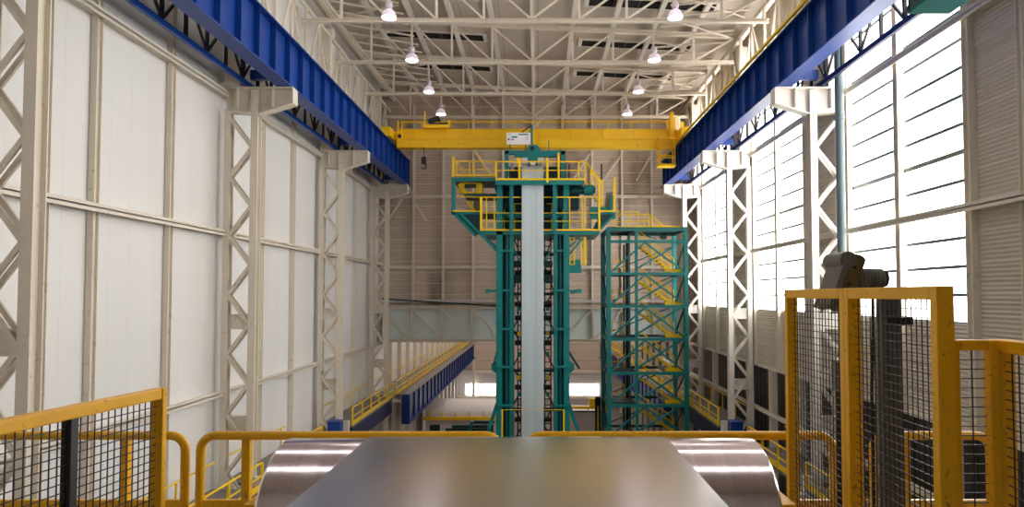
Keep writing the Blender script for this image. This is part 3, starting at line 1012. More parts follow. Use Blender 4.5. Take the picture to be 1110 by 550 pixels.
# inner ladders and drive gear either side of the strip
for (xl, xr) in ((561.5, 565), (590.5, 597)):
    q = B()
    for x in (xl, xr):
        p = P(x, 256, D0 + 1.6)
        q.bar((p.x, D0 + 1.6, FLOOR), (p.x, D0 + 1.6, p.z), .09, .09)
    pl, pr = P(xl, 256, D0 + 1.6), P(xr, 256, D0 + 1.6)
    z = pl.z - .3
    while z > -12:
        q.bar((pl.x, D0 + 1.6, z), (pr.x, D0 + 1.6, z), .06, .06)
        z -= .42
    q.build('inner_ladder', 'teal_dark', T)
for (xl, xr, y0_, y1_) in ((556.5, 566, 298, 307), (589.5, 599.5, 298, 307), (557, 566, 283, 290), (590, 599, 283, 290)):
    tbox('roll_bearing', xl, xr, y0_, y1_, D0 + .3, D0 + 1.0, 'teal_dark', .05)
for yv in (275, 296, 303, 330, 345, 372, 420, 455):
    a, b = P(558, yv, D0 + .9), P(598, yv, D0 + .9)
    B().tube(a, b, .17, 12).build('guide_roll', 'black', T, True)
for (xa_, ya_, xb_, yb_) in ((556, 268, 563, 283), (598, 268, 592, 283)):
    tb('diagonal_strut', xa_, ya_, xb_, yb_, D0 - .05, .12, .12)
for yv in (335, 362, 384, 410, 428):
    for xv in (562.5, 593.5):
        tbox('valve_box', xv - 1.6, xv + 1.8, yv - 2, yv + 2, D0 + 1.0, D0 + 1.4, 'yellow' if yv in (362, 410) else 'teal')
# lower platform
a, b = P(520.5, 254, D0 - .4), P(650, 249.6, D0 - .4)
B().box(a.x, b.x, D0 - .2, D0 + 4.2, a.z, b.z).build('lower_deck', 'teal', T)
tb('deck_edge', 520.5, 249.5, 650.5, 249.5, D0 - .28, .1, .1, 'yellow')


def railing(x0, x1, yt, yb, d, posts, mids, mat='yellow', w=.07, name='platform_railing'):
    r = B().bar(P(x0, yt, d), P(x1, yt, d), w, w).build(name, mat, T)
    for ym in mids:
        B().bar(P(x0, ym, d), P(x1, ym, d), w * .7, w * .7).build('middle_rail', mat, r)
    for xp in posts:
        B().bar(P(xp, yt, d), P(xp, yb, d), w, w).build('rail_post', mat, r)
    return r


railing(521.5, 650, 214, 250, D0 - .24, (522, 527.5, 536, 617.5, 631, 634, 649.5), (231, 240))
tb('corner_post', 521.6, 213.5, 521.6, 250, D0 - .26, .16, .16, 'yellow')
railing(546, 566, 221, 250, D0 + 1.1, (546.5, 558), (236,), w=.06)
railing(592, 611, 221, 250, D0 + 1.1, (598, 610.5), (236,), w=.06)
tb('corner_post', 649.6, 195, 649.6, 250, D0 - .26, .13, .13, 'yellow')
# teal hanger posts in front
for x in (554.2, 600.8):
    tb('hanger_post', x, 200, x, 254, D0 - .45, .2, .16)
# lower-to-upper solid machinery between decks
tbox('roll_housing', 538, 556, 202, 226, D0 + .8, D0 + 2.2, 'teal_dark', .05)
tbox('roll_housing', 600, 628, 202, 226, D0 + .8, D0 + 2.2, 'teal_dark', .05)
tbox('cross_girder', 538, 618, 231, 236, D0 + .9, D0 + 1.4, 'teal', 0)
tbox('cross_girder', 538, 618, 203, 208, D0 + .5, D0 + 1.2, 'teal_dark', 0)
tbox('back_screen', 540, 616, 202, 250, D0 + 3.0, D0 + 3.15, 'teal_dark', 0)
a, b = P(618, 207, D0 + .3), P(645, 206, D0 + .3)
B().tube(a, b, .24, 14).build('drive_shaft', 'teal_dark', T, True)
B().tube(P(633, 206.4, D0 + .3), P(643, 206.2, D0 + .3), .36, 16).build('drive_motor', 'teal', T, True)
# left cantilever box
tb('cantilever_post', 491.6, 193, 491.6, 233, D0, .26, .2)
tb('cantilever_post', 491.6, 193, 491.6, 233, D0 + 3.2, .22, .2, 'teal_dark')
tb('cantilever_beam', 490, 195, 539, 195, D0, .22, .26)
tb('cantilever_beam', 490, 230.8, 521, 230.8, D0, .22, .2)
tbox('cantilever_deck', 490, 538, 192.6, 195, D0, D0 + 3.4, 'teal_dark')
tbox('cantilever_floor', 492, 538, 230, 232, D0 + .1, D0 + 3.3, 'teal_dark')
tbox('cantilever_shelf', 503, 538, 210, 212.5, D0 + .3, D0 + 2.6, 'teal_dark')
B().prism([P(491, 231, D0 + .1), P(521, 231, D0 + .1), P(521, 254, D0 + .1), P(515, 255, D0 + .1)], (0, .1, 0)).build('cantilever_bracket', 'teal_dark', T)
tb('knee_brace', 499, 232, 539, 272, D0 - .05, .2, .2)
tb('knee_brace', 491.5, 231, 516, 256, D0 + .05, .2, .2)
tb('knee_brace', 499, 232, 539, 270, D1 - .4, .2, .2, 'teal_dark')
tb('knee_gusset', 537, 200, 543, 216, D0 - .05, .3, .1, 'teal_dark')
# yellow winch gear inside it
tbox('winch_frame', 497.5, 503, 198, 210, D0 + .9, D0 + 1.5, 'yellow', .05)
tb('winch_arm', 498, 200, 505, 210, D0 + .8, .25, .2, 'yellow')
tbox('winch_motor', 516, 523, 198, 210, D0 + .7, D0 + 1.5, 'yellow', .08)
tb('winch_rail', 502, 198.5, 517, 198.5, D0 + 1.0, .12, .12, 'yellow')
tb('winch_rail', 502, 209, 517, 209, D0 + 1.0, .12, .12, 'yellow')
tb('winch_arm', 507, 218, 514, 229, D0 + .9, .22, .2, 'yellow')
tbox('winch_motor', 513, 520, 216, 228, D0 + .9, D0 + 1.5, 'olive', .08)
tb('cantilever_edge', 491, 229, 521, 229, D0 - .12, .09, .09, 'yellow')
tb('hang_line', 494, 213, 521, 214, D0 + .2, .05, .05, 'yellow')
# upper platform
a, b = P(537, 200.5, D0 - .8), P(632, 195.6, D0 - .8)
B().box(a.x, b.x, D0 - .85, D0 - .65, a.z, b.z).build('upper_deck_edge', 'teal', T)
for (xl, xr) in ((537, 563.5), (590.5, 633)):
    a, b = P(xl, 198.8, D0 - .5), P(xr, 196, D0 - .5)
    B().box(a.x, b.x, D0 - .65, D0 + 4.0, a.z, b.z).build('upper_deck', 'teal_dark', T)
a, b = P(563.5, 198.8, D0 + .2), P(590.5, 196, D0 + .2)
B().box(a.x, b.x, D0 + .9, D0 + 4.0, a.z, b.z).build('upper_deck', 'teal_dark', T)
tb('deck_edge', 537, 194.6, 634, 194.6, D0 - .8, .12, .16, 'yellow')
tb('cantilever_edge', 490.5, 190.5, 538, 190.5, D0 - .1, .10, .26, 'yellow')
railing(490.5, 538, 175, 192, D0 - .1, (491.5, 495, 509, 513.5, 537), (184,), w=.07)
tb('corner_post', 491.4, 170, 491.4, 192, D0 - .12, .15, .15, 'yellow')
tb('sloping_rail', 491.4, 171, 504, 188, D0 + .8, .08, .08, 'yellow')
tb('sloping_rail', 515, 165, 533, 192, D0 + 1.2, .08, .08, 'yellow')
railing(537, 635, 175.5, 195, D0 - .8, (538, 563, 593.4, 606, 627.5, 634.5), (184.8,), w=.08)
tb('corner_post', 563, 172, 563, 195, D0 - .85, .14, .14, 'yellow')
tb('corner_post', 593.4, 173, 593.4, 198, D0 - .85, .15, .15, 'yellow')
tb('corner_post', 605.6, 166, 605.6, 195, D0 - .85, .12, .12, 'yellow')
# right side: stair and outer landing
tb('outer_deck', 640, 231, 667, 231, D0 + .4, .8, .22)
B().prism([P(650, 232.5, D0 + .2), P(666.5, 232.5, D0 + .2), P(660, 241, D0 + .2), P(646, 250, D0 + .2), P(640, 254, D0 + .2)], (0, .18, 0)).build('outer_bracket', 'teal_dark', T)
tb('outer_strut', 666, 233, 648, 251, D0 + .1, .16, .14)
tb('outer_deck_edge', 650, 229, 667, 229, D0 - .1, .1, .1, 'yellow')
tb('corner_post', 666, 193, 666, 230, D0 - .1, .15, .15, 'yellow')
B().prism([P(657, 209, D0 + .6), P(664, 208, D0 + .6), P(664, 229, D0 + .6), P(655, 229, D0 + .6)], (0, .08, 0)).build('grey_guard', 'grey', T)
B().prism([P(661, 215, D0 + .4), P(666.5, 211, D0 + .4), P(666.5, 229, D0 + .4), P(661, 229, D0 + .4)], (0, .2, 0)).build('outer_plate', 'teal', T)
for (xa_, ya_, xb_, yb_) in ((635, 175.5, 652, 197), (640, 184, 648, 195)):
    tb('sloping_rail', xa_, ya_, xb_, yb_, D0 + .3, .08, .08, 'yellow')
for (x, ya_, yb_) in ((640.5, 184, 203), (646, 187, 203), (653, 195, 222)):
    tb('stair_post', x, ya_, x, yb_, D0 + .3, .11, .11, 'yellow')
q = B()
for i in range(9):
    p = P(633 + 2.4 * i, 197 + 3.4 * i, D0 + .8)
    q.box(p.x - .12, p.x + .12, D0 + .5, D0 + 1.3, p.z - .03, p.z + .03)
q.bar(P(632, 196, D0 + .5), P(655, 228, D0 + .5), .06, .2, (0, 1, 0))
q.bar(P(632, 196, D0 + 1.3), P(655, 228, D0 + 1.3), .06, .2, (0, 1, 0))
q.build('stair_flight', 'yellow', T)
tb('mast', 652, 196, 652, 178, D0 + 1.8, .1, .1, 'black')
# caged ladder under the lower deck
q = B()
for x in (618, 622.5, 630, 633.5, 635):
    q.bar(P(x, 257, D0 + .5), P(x, 287, D0 + .5), .08, .08)
for yv in (258, 264, 270, 276, 282, 287):
    q.bar(P(618, yv, D0 + .5), P(623, yv, D0 + .5), .06, .06)
    q.bar(P(630, yv, D0 + .5), P(635, yv, D0 + .5), .06, .06)
    q.bar(P(618, yv, D0 + .5), P(618, yv, D0 + 1.2), .06, .06)
q.build('caged_ladder', 'yellow', T)
tb('ladder_landing', 617, 289, 630, 289, D0 + .6, .9, .18)
tb('ladder_strut', 617, 276, 632, 258, D0 + .2, .12, .12)
tb('ladder_strut', 617, 268, 624, 262, D0 + .2, .12, .12)
# head frame with top roll
for x in (549.2, 610.3):
    tb('head_post', x, 164, x, 197, D0 + .3, .26, .26)
tb('head_beam', 547, 165.8, 612.5, 165.8, D0 + .3, .26, .26)
tb('head_beam', 547, 165.8, 612.5, 165.8, D0 + 2.2, .26, .26, 'teal_dark')
tbox('head_back', 552, 609, 181, 195, D0 + 2.2, D0 + 2.35, 'teal_dark')
B().prism([P(557, 167, D0 + .05), P(571, 165, D0 + .05), P(572.5, 159, D0 + .05), P(575, 157.3, D0 + .05), P(582, 157.3, D0 + .05), P(584.5, 159, D0 + .05), P(586, 165, D0 + .05), P(604, 167, D0 + .05), P(603, 170, D0 + .05), P(586, 170.5, D0 + .05), P(583, 179, D0 + .05), P(572.5, 179, D0 + .05), P(570, 170.5, D0 + .05), P(558, 170, D0 + .05)], (0, .3, 0)).build('crosshead', 'teal', T)
B().tube(P(577, 161, D0 - .02), P(577, 161, D0 + .06), .14, 14).build('pivot_pin', 'black', T)
for (xl, xr) in ((565.5, 572), (583, 589.5)):
    tbox('bearing_block', xl, xr, 170.8, 177.5, D0 + .0, D0 + .5, 'housing', .05)
for (xl, xr) in ((559.5, 562), (591.5, 594)):
    tbox('clamp', xl, xr, 170.5, 178, D0 + .0, D0 + .4, 'yellow', .04)
tbox('drive_panel', 553.5, 557.5, 177, 185, D0 + .1, D0 + .3, 'steel')
tbox('name_plate', 575, 580, 176, 179, D0 - .02, D0 + .04, 'signwhite')
a, b = P(563, 190.5, D0 + .15), P(592, 190.5, D0 + .15)
B().tube(a, b, .56, 26).build('top_roll', 'grey', T, True)
for x in (613, 617):
    tb('cable_rack', x, 178, x, 194, D0 + 1.4, .08, .08, 'navy')
tbox('control_box', 609, 613, 164, 184, D0 + .9, D0 + 1.5, 'navy', .03)
# mast and flag plate over the head frame
B().prism([P(571, 152, D0 + .3), P(576.4, 136.5, D0 + .3), P(577.6, 136.5, D0 + .3), P(577.6, 157, D0 + .3), P(571, 157, D0 + .3)], (0, .1, 0)).build('mast_plate', 'teal', T)
tb('mast', 578.6, 140, 578.6, 157, D0 + .35, .12, .12, 'crane')
tb('mast_stay', 565.5, 143.5, 577, 136, D0 + .4, .07, .07, 'black')
tb('mast_stay', 579, 138, 588, 129, D0 + 3, .06, .06, 'cream')
tb('antenna', 594.7, 152, 594.7, 164, D0 + .3, .06, .06)
# yellow hoop barrier at the foot
p0, p1 = P(544.4, 444.5, D0 - .9), P(611, 444.5, D0 - .9)
B().path([(p0.x, p0.y, FLOOR), p0, p1, (p1.x, p1.y, FLOOR)], .06, 8).build('hoop_barrier', 'yellow', T)

# sign on two posts above the head beam
sd = D0 + .2
sg = thing('notice_board', 'white notice board with teal bars in front of the yellow crane', 'sign', P(561.5, 164, sd))
a, b = P(549, 156.9, sd), P(575.2, 144, sd)
B().box(a.x, b.x, sd - .04, sd + .04, a.z, b.z).build('board', 'signwhite', sg, bevel=.02)
for x in (553, 570):
    B().bar(P(x, 156.9, sd), P(x, 163.2, sd), .07, .07).build('post', 'teal_dark', sg)


def mark(name, x0, x1, y0, y1, mat):
    a, b = P(x0, y1, sd), P(x1, y0, sd)
    B().box(a.x, b.x, sd - .055, sd - .041, a.z, b.z).build(name, mat, sg)


mark('teal_bar', 562.2, 572.6, 145.4, 146.8, 'signteal')
mark('teal_bar', 554.5, 560.6, 148.0, 149.7, 'signteal')
mark('ink_mark', 550.6, 552.6, 150.3, 152.2, 'signink')
mark('ink_mark', 554.3, 557.2, 150.9, 152.0, 'signink')
mark('faint_mark', 550.8, 553.2, 145.6, 146.4, 'steel')
mark('tan_bar', 569, 572.4, 149.1, 149.9, 'signtan')
mark('tan_bar', 569.6, 572.6, 151.2, 151.7, 'signtan')

# the metal strip standing up the tower front
sx0, sx1 = P(565.6, 300, D0 - .3).x, P(589.2, 300, D0 - .3).x
rc = P(577, 190.5, D0 + .15)
ys = D0 - .44
q = B()
pr = [(ys, FLOOR)]
for i in range(13):
    a = PI - i * PI / 12 * .75
    pr.append((D0 + .15 + .59 * math.cos(a), rc.z + .59 * math.sin(a)))
prof = [(y_, z_) for y_, z_ in pr]
outer = [Vector((sx0, y_, z_)) for y_, z_ in prof]
inner = [Vector((sx0, y_ + (.012 if i == 0 else .012 * -math.cos(PI - (i - 1) * PI / 12 * .75)), z_ - (0 if i == 0 else .012 * math.sin(PI - (i - 1) * PI / 12 * .75)))) for i, (y_, z_) in enumerate(prof)]
q.prism(outer + inner[::-1], (sx1 - sx0, 0, 0))
tag(q.build('metal_strip', 'strip', smooth=True), 'pale metal strip running straight up the front of the teal tower', 'strip')

# ------------------------------------------------------------------ teal stair tower
S0, S1 = 45.5, 49.3
ST = thing('stair_tower', 'teal braced stair tower with yellow flights right of the strip tower', 'tower', (WX(700, 47.5), 47.4, FLOOR))
lev = [249, 297, 332.5, 368, 405, 440, 474]
xs = {'l': 659.3, 'm': 689.5, 'r': 743}


def sb(name, x0, y0, x1, y1, d, w, h=None, mat='teal'):
    return B().bar(P(x0, y0, S0) + Vector((0, d - S0, 0)), P(x1, y1, S0) + Vector((0, d - S0, 0)), w, h or w, (0, 1, 0)).build(name, mat, ST)


for k, w in (('l', .32), ('m', .2), ('r', .28)):
    p = P(xs[k], 247, S0)
    B().hbar((p.x, S0, FLOOR), (p.x, S0, p.z), w, w, .04, (0, 1, 0)).build('tower_leg', 'teal', ST)
    B().hbar((p.x, S1, FLOOR), (p.x, S1, p.z), w, w, .04, (0, 1, 0)).build('tower_leg', 'teal', ST)
for i, y in enumerate(lev):
    sb('level_beam', 658, y, 745, y, S0, .2, .26 if i else .3)
    sb('level_beam', 658, y, 745, y, S1, .18, .22, 'teal_dark')
    for k in 'lmr':
        p = P(xs[k], y, S0)
        B().bar((p.x, S0 + .1, p.z), (p.x, S1 - .1, p.z), .14, .2).build('side_beam', 'teal_dark', ST)
sb('level_beam', 658, 262, 745, 262, S0, .2, .26)
tops = [262] + lev[1:]
for i in range(len(lev) - 1):
    y0_, y1_ = tops[i] + 1, lev[i + 1] - 2
    sb('diagonal_brace', 662, y1_, 699, y0_, S0 - .1, .12, .16)
    sb('diagonal_brace', 691, y1_ - 4, 742, y0_ - 2, S0 + .04, .12, .17)
    sb('diagonal_brace', 699, y0_, 742, y1_, S0 - .04, .12, .16)
    sb('diagonal_brace', 662, y1_, 742, y0_, S1 + .05, .08, .1, 'teal_dark')
    a, b = P(xs['r'], tops[i], S0), P(xs['r'], lev[i + 1], S0)
    B().bar((a.x, S0 + .1, a.z), (b.x, S1 - .1, b.z), .1, .12).build('side_brace', 'teal_dark', ST)
    a, b = P(xs['l'], tops[i], S0), P(xs['l'], lev[i + 1], S0)
    B().bar((a.x, S1 - .1, a.z), (b.x, S0 + .1, b.z), .1, .12).build('side_brace', 'teal_dark', ST)
    # stair flight of this storey
    xa_, xb_ = (694, 734)
    pa, pb = P(xa_, lev[i] + (6 if i else 14), S0), P(xb_, lev[i + 1] - 2, S0)
    q = B()
    for dy in (1.2, 2.2):
        q.bar((pa.x, S0 + dy, pa.z), (pb.x, S0 + dy, pb.z), .06, .16)
    n = 11
    tq = B()
    for j in range(n):
        f = (j + .5) / n
        x, z = pa.x + (pb.x - pa.x) * f, pa.z + (pb.z - pa.z) * f
        tq.box(x - .13, x + .13, S0 + 1.2, S0 + 2.2, z - .02, z + .02)
    fl = q.build('stair_flight', 'yellow' if i % 2 else 'crane', ST)
    tq.build('stair_treads', 'teal_dark', fl)
    r = B()
    for dy in (1.15, 2.25):
        for h in (.55, 1.0):
            r.bar((pa.x, S0 + dy, pa.z + h), (pb.x, S0 + dy, pb.z + h), .06, .06)
        for f in (0, .33, .66, 1):
            x, z = pa.x + (pb.x - pa.x) * f, pa.z + (pb.z - pa.z) * f
            r.bar((x, S0 + dy, z), (x, S0 + dy, z + 1.0), .06, .06)
    r.build('stair_rail', 'yellow', fl)
    if i:
        p0, p1 = P(661, lev[i], S0), P(690, lev[i], S0)
        B().box(p0.x, p1.x, S0 + .6, S1 - .3, p0.z + .02, p0.z + .1).build('landing', 'teal_dark', ST)
        r = B()
        for h in (.55, 1.1):
            r.bar((p0.x, S0 + 2.6, p0.z + h), (p1.x - .5, S0 + 2.6, p0.z + h), .06, .06)
        for f in (.02, .33, .66, .98):
            x = p0.x + (p1.x - .5 - p0.x) * f
            r.bar((x, S0 + 2.6, p0.z + .1), (x, S0 + 2.6, p0.z + 1.1), .06, .06)
        r.build('landing_rail', 'yellow', ST)
        p0, p1 = P(722, lev[i], S0), P(742, lev[i], S0)
        B().box(p0.x, p1.x, S0 + .5, S1 - .3, p0.z + .02, p0.z + .1).build('landing', 'teal_dark', ST)
        B().box(p0.x, p1.x, S0 + .3, S0 + .36, p0.z + .1, p0.z + .35).build('landing_toe', 'yellow', ST)
p0, p1 = P(659, 247.5, S0), P(744, 247.5, S0)
B().box(p0.x, p1.x, S0 - .1, S1 + .1, p0.z, p0.z + .08).build('top_deck', 'teal_dark', ST)
sb('top_toe', 667, 246, 738, 246, S0 - .02, .08, .16, 'yellow')


def srail(x0, y0, x1, y1, d, posts, base):
    r = B().bar(P(x0, y0, S0) + Vector((0, d - S0, 0)), P(x1, y1, S0) + Vector((0, d - S0, 0)), .08, .08)
    o = r.build('deck_railing', 'yellow', ST)
    for xp in posts:
        f = (xp - x0) / (x1 - x0)
        yt = y0 + (y1 - y0) * f
        B().bar(P(xp, yt, S0) + Vector((0, d - S0, 0)), P(xp, base, S0) + Vector((0, d - S0, 0)), .08, .08).build('rail_post', 'yellow', o)
    B().bar(P(x0, (y0 + base) / 2, S0) + Vector((0, d - S0, 0)), P(x1, (y1 + base) / 2, S0) + Vector((0, d - S0, 0)), .06, .06).build('middle_rail', 'yellow', o)


srail(666, 234, 703, 232, S0 + .1, (667, 683, 698.5), 247)
srail(668, 225, 698, 224.5, S0 + 2.6, (668, 698), 247)
srail(703, 231, 722, 247, S0 + .1, (704, 706.5), 247)
srail(718, 240, 738, 240, S0 + 3.2, (738,), 247)
sb('black_riser', 682.5, 262, 682.5, 476, S0 + 3.0, .14, .14, 'black')
sb('black_riser', 686, 256, 686, 476, S0 + 3.0, .2, .2, 'black')
B().tube(P(716, 256, S0 + 1.6), P(722, 256, S0 + 1.6), .25, 14).build('lamp_housing', 'teal_dark', ST)
sb('bent_pipe', 700, 252, 716, 257, S0 + 1.6, .07, .07, 'teal')

# ------------------------------------------------------------------ right side: pipe, teal overhead arm
pp = thing('wall_pipe', 'grey-green vertical pipe beside the nearest right column', 'pipe', (12.42, 26.35, FLOOR))
B().tube((12.42, 26.35, FLOOR), (12.42, 26.35, 10.6), .17, 18).build('pipe_run', 'pipe', pp, True)
for z in (7.3, 1.0, -5.2, 10.0):
    B().tube((12.42, 26.35, z - .08), (12.42, 26.35, z + .08), .20, 18).build('pipe_collar', 'pipe', pp, True)
tm = thing('overhead_arm', 'teal steel arm overhead cut off by the top right edge', 'arm', (7.4, 9, 5.3))
B().box(6.98, 7.76, 4.0, 12.0, 5.30, 5.36).build('bottom_plate', 'teal_matte', tm)
B().box(6.98, 7.04, 4.0, 12.0, 5.36, 6.3).build('side_plate', 'teal_dark', tm)
B().box(7.70, 7.76, 4.0, 12.0, 5.36, 6.3).build('side_plate', 'teal_dark', tm)
B().box(6.98, 7.76, 11.94, 12.0, 5.36, 6.3).build('end_plate', 'teal', tm)
B().bar((7.76, 11.0, 6.05), (13.0, 11.0, 2.6), .4, .35).build('knee_brace', 'teal', tm)
B().box(7.78, 13.2, 10.8, 11.2, 6.0, 6.35).build('cross_beam', 'teal', tm)
B().box(13.0, 13.28, 10.6, 11.4, 2.1, 6.6).build('wall_plate', 'teal_dark', tm)

# ------------------------------------------------------------------ foreground platform
ZP = -1.86
pl = B().box(-4.2, 4.2, -2.5, 4.1, ZP - .25, ZP)
for x in (-4.0, 4.0):
    for y in (-2.3, 3.9):
        pl.box(x - .12, x + .12, y - .12, y + .12, FLOOR, ZP - .25)
o = struct('floor_platform', pl, 'concrete')
lab(o, 'raised platform floor under the guard rails')


def arc_path(x0, x1, d, zt, zb, r, left_round, right_round):
    pts = []
    if left_round:
        pts.append((x0, d, zb))
        for i in range(7):
            a = PI - i * PI / 12
            pts.append((x0 + r + r * math.cos(a), d, zt - r + r * math.sin(a)))
    else:
        pts.append((x0, d, zt))
    if right_round:
        for i in range(7):
            a = PI / 2 - i * PI / 12
            pts.append((x1 - r + r * math.cos(a), d, zt - r + r * math.sin(a)))
        pts.append((x1, d, zb))
    else:
        pts.append((x1, d, zt))
    return pts


GD = 3.75


def guard(x0, x1, posts, label, d=GD, yt=472.5):
    zt = WZ(yt, d)
    X0, X1 = WX(x0, d, 470), WX(x1, d, 470)
    t = thing('guard_railing', label, 'railing', ((X0 + X1) / 2, d, ZP), 'yellow guard rails round the platform')
    B().path(arc_path(X0 + .025, X1 - .025, d, zt, ZP, .085, True, True), .025, 12).build('top_rail', 'gold', t, True)
    B().box(X0 + .05, X1 - .05, d - .012, d + .012, WZ(556, d), WZ(542, d)).build('middle_rail', 'gold', t)
    B().box(X0 + .05, X1 - .05, d - .006, d + .006, ZP + .01, ZP + .12).build('toe_board', 'gold', t)
    for xp in posts:
        X = WX(xp, d, 470)
        B().bar((X, d, ZP), (X, d, zt - .02), .046, .036, (0, 1, 0)).build('rail_post', 'gold', t)
    return t


guard(-150, 206, (137, -20), 'yellow guard railing behind the left mesh panel')
guard(213, 547, (268,), 'yellow guard railing left of centre behind the big roll')
guard(566, 908, (860, 740), 'yellow guard railing right of centre passing behind the mesh gate')
guard(941, 1078, (980,), 'yellow guard railing behind the near mesh gate on the right')


# mesh panels
def mesh_panel(t, p0, p1, zt, zb, pitch, r=.0017):
    p0, p1 = Vector(p0), Vector(p1)
    a = (p1 - p0)
    L = a.length
    a.normalize()
    q = B()
    n = int(L / pitch)
    for i in range(1, n):
        c = p0 + a * (i * L / n)
        q.bar((c.x, c.y, zb), (c.x, c.y, zt), r * 2, r * 2)
    z = zt - pitch
    while z > zb:
        q.bar((p0.x, p0.y, z), (p1.x, p1.y, z), r * 2, r * 2)
        z -= pitch
    return q.build('wire_mesh', 'wire', t)


def frame_panel(label, p0, p1, zt, sx, sy, bar_h, pitch, name='mesh_panel', mids=(), group='yellow wire mesh panels'):
    """p0 far post, p1 near post: centres on the platform"""
    p0, p1 = Vector(p0), Vector(p1)
    a = (p1 - p0).normalized()
    t = thing(name, label, 'fence', ((p0.x + p1.x) / 2, (p0.y + p1.y) / 2, ZP), group)
    for p in (p0, p1):
        B().bar((p.x, p.y, ZP), (p.x, p.y, zt), sx, sy, (0, 1, 0)).build('post', 'gold', t, bevel=.004)
        B().box(p.x - sx * .5 - .002, p.x + sx * .5 + .002, p.y - sy * .5 - .002, p.y + sy * .5 + .002, ZP, ZP + .012).build('foot_plate', 'gold', t)
    e = sy / 2
    B().bar((p0 + a * e).to_tuple()[:2] + (zt - bar_h / 2,), (p1 - a * e).to_tuple()[:2] + (zt - bar_h / 2,), sx, bar_h).build('top_bar', 'gold', t, bevel=.004)
    B().bar((p0 + a * e).to_tuple()[:2] + (ZP + .12,), (p1 - a * e).to_tuple()[:2] + (ZP + .12,), sx, bar_h).build('bottom_bar', 'gold', t)
    m0, m1 = p0 + a * e, p1 - a * e
    mesh_panel(t, (m0.x, m0.y, 0), (m1.x, m1.y, 0), zt - bar_h, ZP + .14, pitch)
    for f, w in mids:
        c = p0 + (p1 - p0) * f
        B().bar((c.x, c.y, ZP), (c.x, c.y, zt - bar_h), w, w, (0, 1, 0)).build('middle_post', 'black', t)
    return t


frame_panel('low yellow framed mesh panel at the bottom left, receding from the camera', (-1.515, 2.6, 0), (-1.70, 1.16, 0), -.372, .048, .03, .042, .03, mids=((.29, .034),))
fx = 1.40
frame_panel('tall yellow mesh gate leaf on the right, farther from the camera', (fx, 3.58, 0), (fx, 2.925, 0), .030, .058, .040, .048, .033)
frame_panel('tall yellow mesh gate leaf on the right, nearer with broad end post', (fx, 2.88, 0), (fx, 2.24, 0), .031, .062, .040, .048, .033)
# low mesh fence to the right of the gate: a short return and a side running to the camera
zl = P(1050, 368, 2.3).z
frame_panel('narrow dark mesh return beside the near gate post on the right', (1.452, 2.27, 0), (1.585, 2.27, 0), zl, .03, .04, .036, .033)
frame_panel('low yellow mesh panel at the right edge running towards the camera', (1.645, 2.30, 0), (1.60, 1.0, 0), zl, .07, .04, .045, .033)

# ------------------------------------------------------------------ gearbox unit on a grey post behind the mesh gate
gu = thing('drive_unit', 'grey tilted gearbox and motor on a post behind the mesh gate', 'gearbox', (1.86, 3.4, ZP))
gdp = 3.4
xa_, xb_ = WX(953, gdp), WX(972, gdp)
ztop_ = WZ(318, gdp)
B().bar(((xa_ + xb_) / 2, gdp, ZP), ((xa_ + xb_) / 2, gdp, ztop_), .092, .08, (0, 1, 0)).build('support_post', 'postgrey', gu, bevel=.005)
B().box((xa_ + xb_) / 2 - .1, (xa_ + xb_) / 2 + .1, gdp - .1, gdp + .1, ZP, ZP + .015).build('post_foot', 'grey', gu)
B().box(WX(957, gdp), WX(983, gdp), gdp - .05, gdp + .03, WZ(352, gdp), WZ(344, gdp)).build('cable_clamp', 'black', gu)
# tilted housing: side plate + body
ax_t, ax_b = P(917, 277, gdp), P(897, 336, gdp)
dirv = (ax_t - ax_b).normalized()
side = Vector((dirv.z, 0, -dirv.x))


def tilted(w0, w1, l0, l1, y0, y1, rad=0.0):
    """outline in the tilted plane, w across, l along"""
    pts = []
    if rad:
        n = 7
        for i in range(n):
            a = PI - i * PI / (n - 1)
            pts.append(((w0 + w1) / 2 + (w1 - w0) / 2 * math.cos(a), l1 - (w1 - w0) / 2 * rad + (w1 - w0) / 2 * rad * math.sin(a)))
        pts += [(w1, l0), (w0, l0)]
    else:
        pts = [(w0, l1), (w1, l1), (w1, l0), (w0, l0)]
    return B().prism([ax_b + dirv * l + side * w + Vector((0, y0, 0)) for w, l in pts], (0, y1 - y0, 0))


L = (ax_t - ax_b).length
tilted(-.036, -.002, 0, L - .01, -.09, .10).build('side_plate', 'grey', gu, bevel=.004)
tilted(-.002, .075, .015, L + .012, -.075, .085, .55).build('gear_housing', 'olive', gu, True, bevel=.004)
tilted(.0, .045, .02, L * .75, -.09, -.075).build('inspection_cover', 'olive', gu, bevel=.003)
for l in (.06, .15, .24):
    c = ax_b + dirv * l + side * .02 + Vector((0, -.092, 0))
    B().tube(c, c + Vector((0, -.012, 0)), .008, 8).build('bolt', 'black', gu)
c0 = P(912, 283, gdp) + Vector((0, -.08, 0))
B().tube(c0, c0 + Vector((0, .2, 0)), .045, 18).build('shaft_boss', 'grey', gu, True)
c = P(944, 303, gdp)
B().tube(c + Vector((-.075, 0, -.002)), c + Vector((.055, 0, .004)), .052, 20).build('motor_body', 'grey', gu, True)
for i in range(6):
    x = -.06 + i * .02
    B().tube(c + Vector((x, 0, 0)), c + Vector((x + .007, 0, 0)), .058, 20).build('cooling_fin', 'grey', gu)
B().tube(c + Vector((.055, 0, .004)), c + Vector((.075, 0, .004)), .045, 18).build('motor_cap', 'black', gu, True)
B().box(c.x - .02, c.x + .055, c.y - .05, c.y + .04, c.z - .09, c.z - .045).build('terminal_box', 'black', gu, bevel=.004)
B().box(WX(905, gdp), WX(962, gdp), gdp + .02, gdp + .07, WZ(322, gdp), WZ(312, gdp)).build('mount_bracket', 'black', gu)
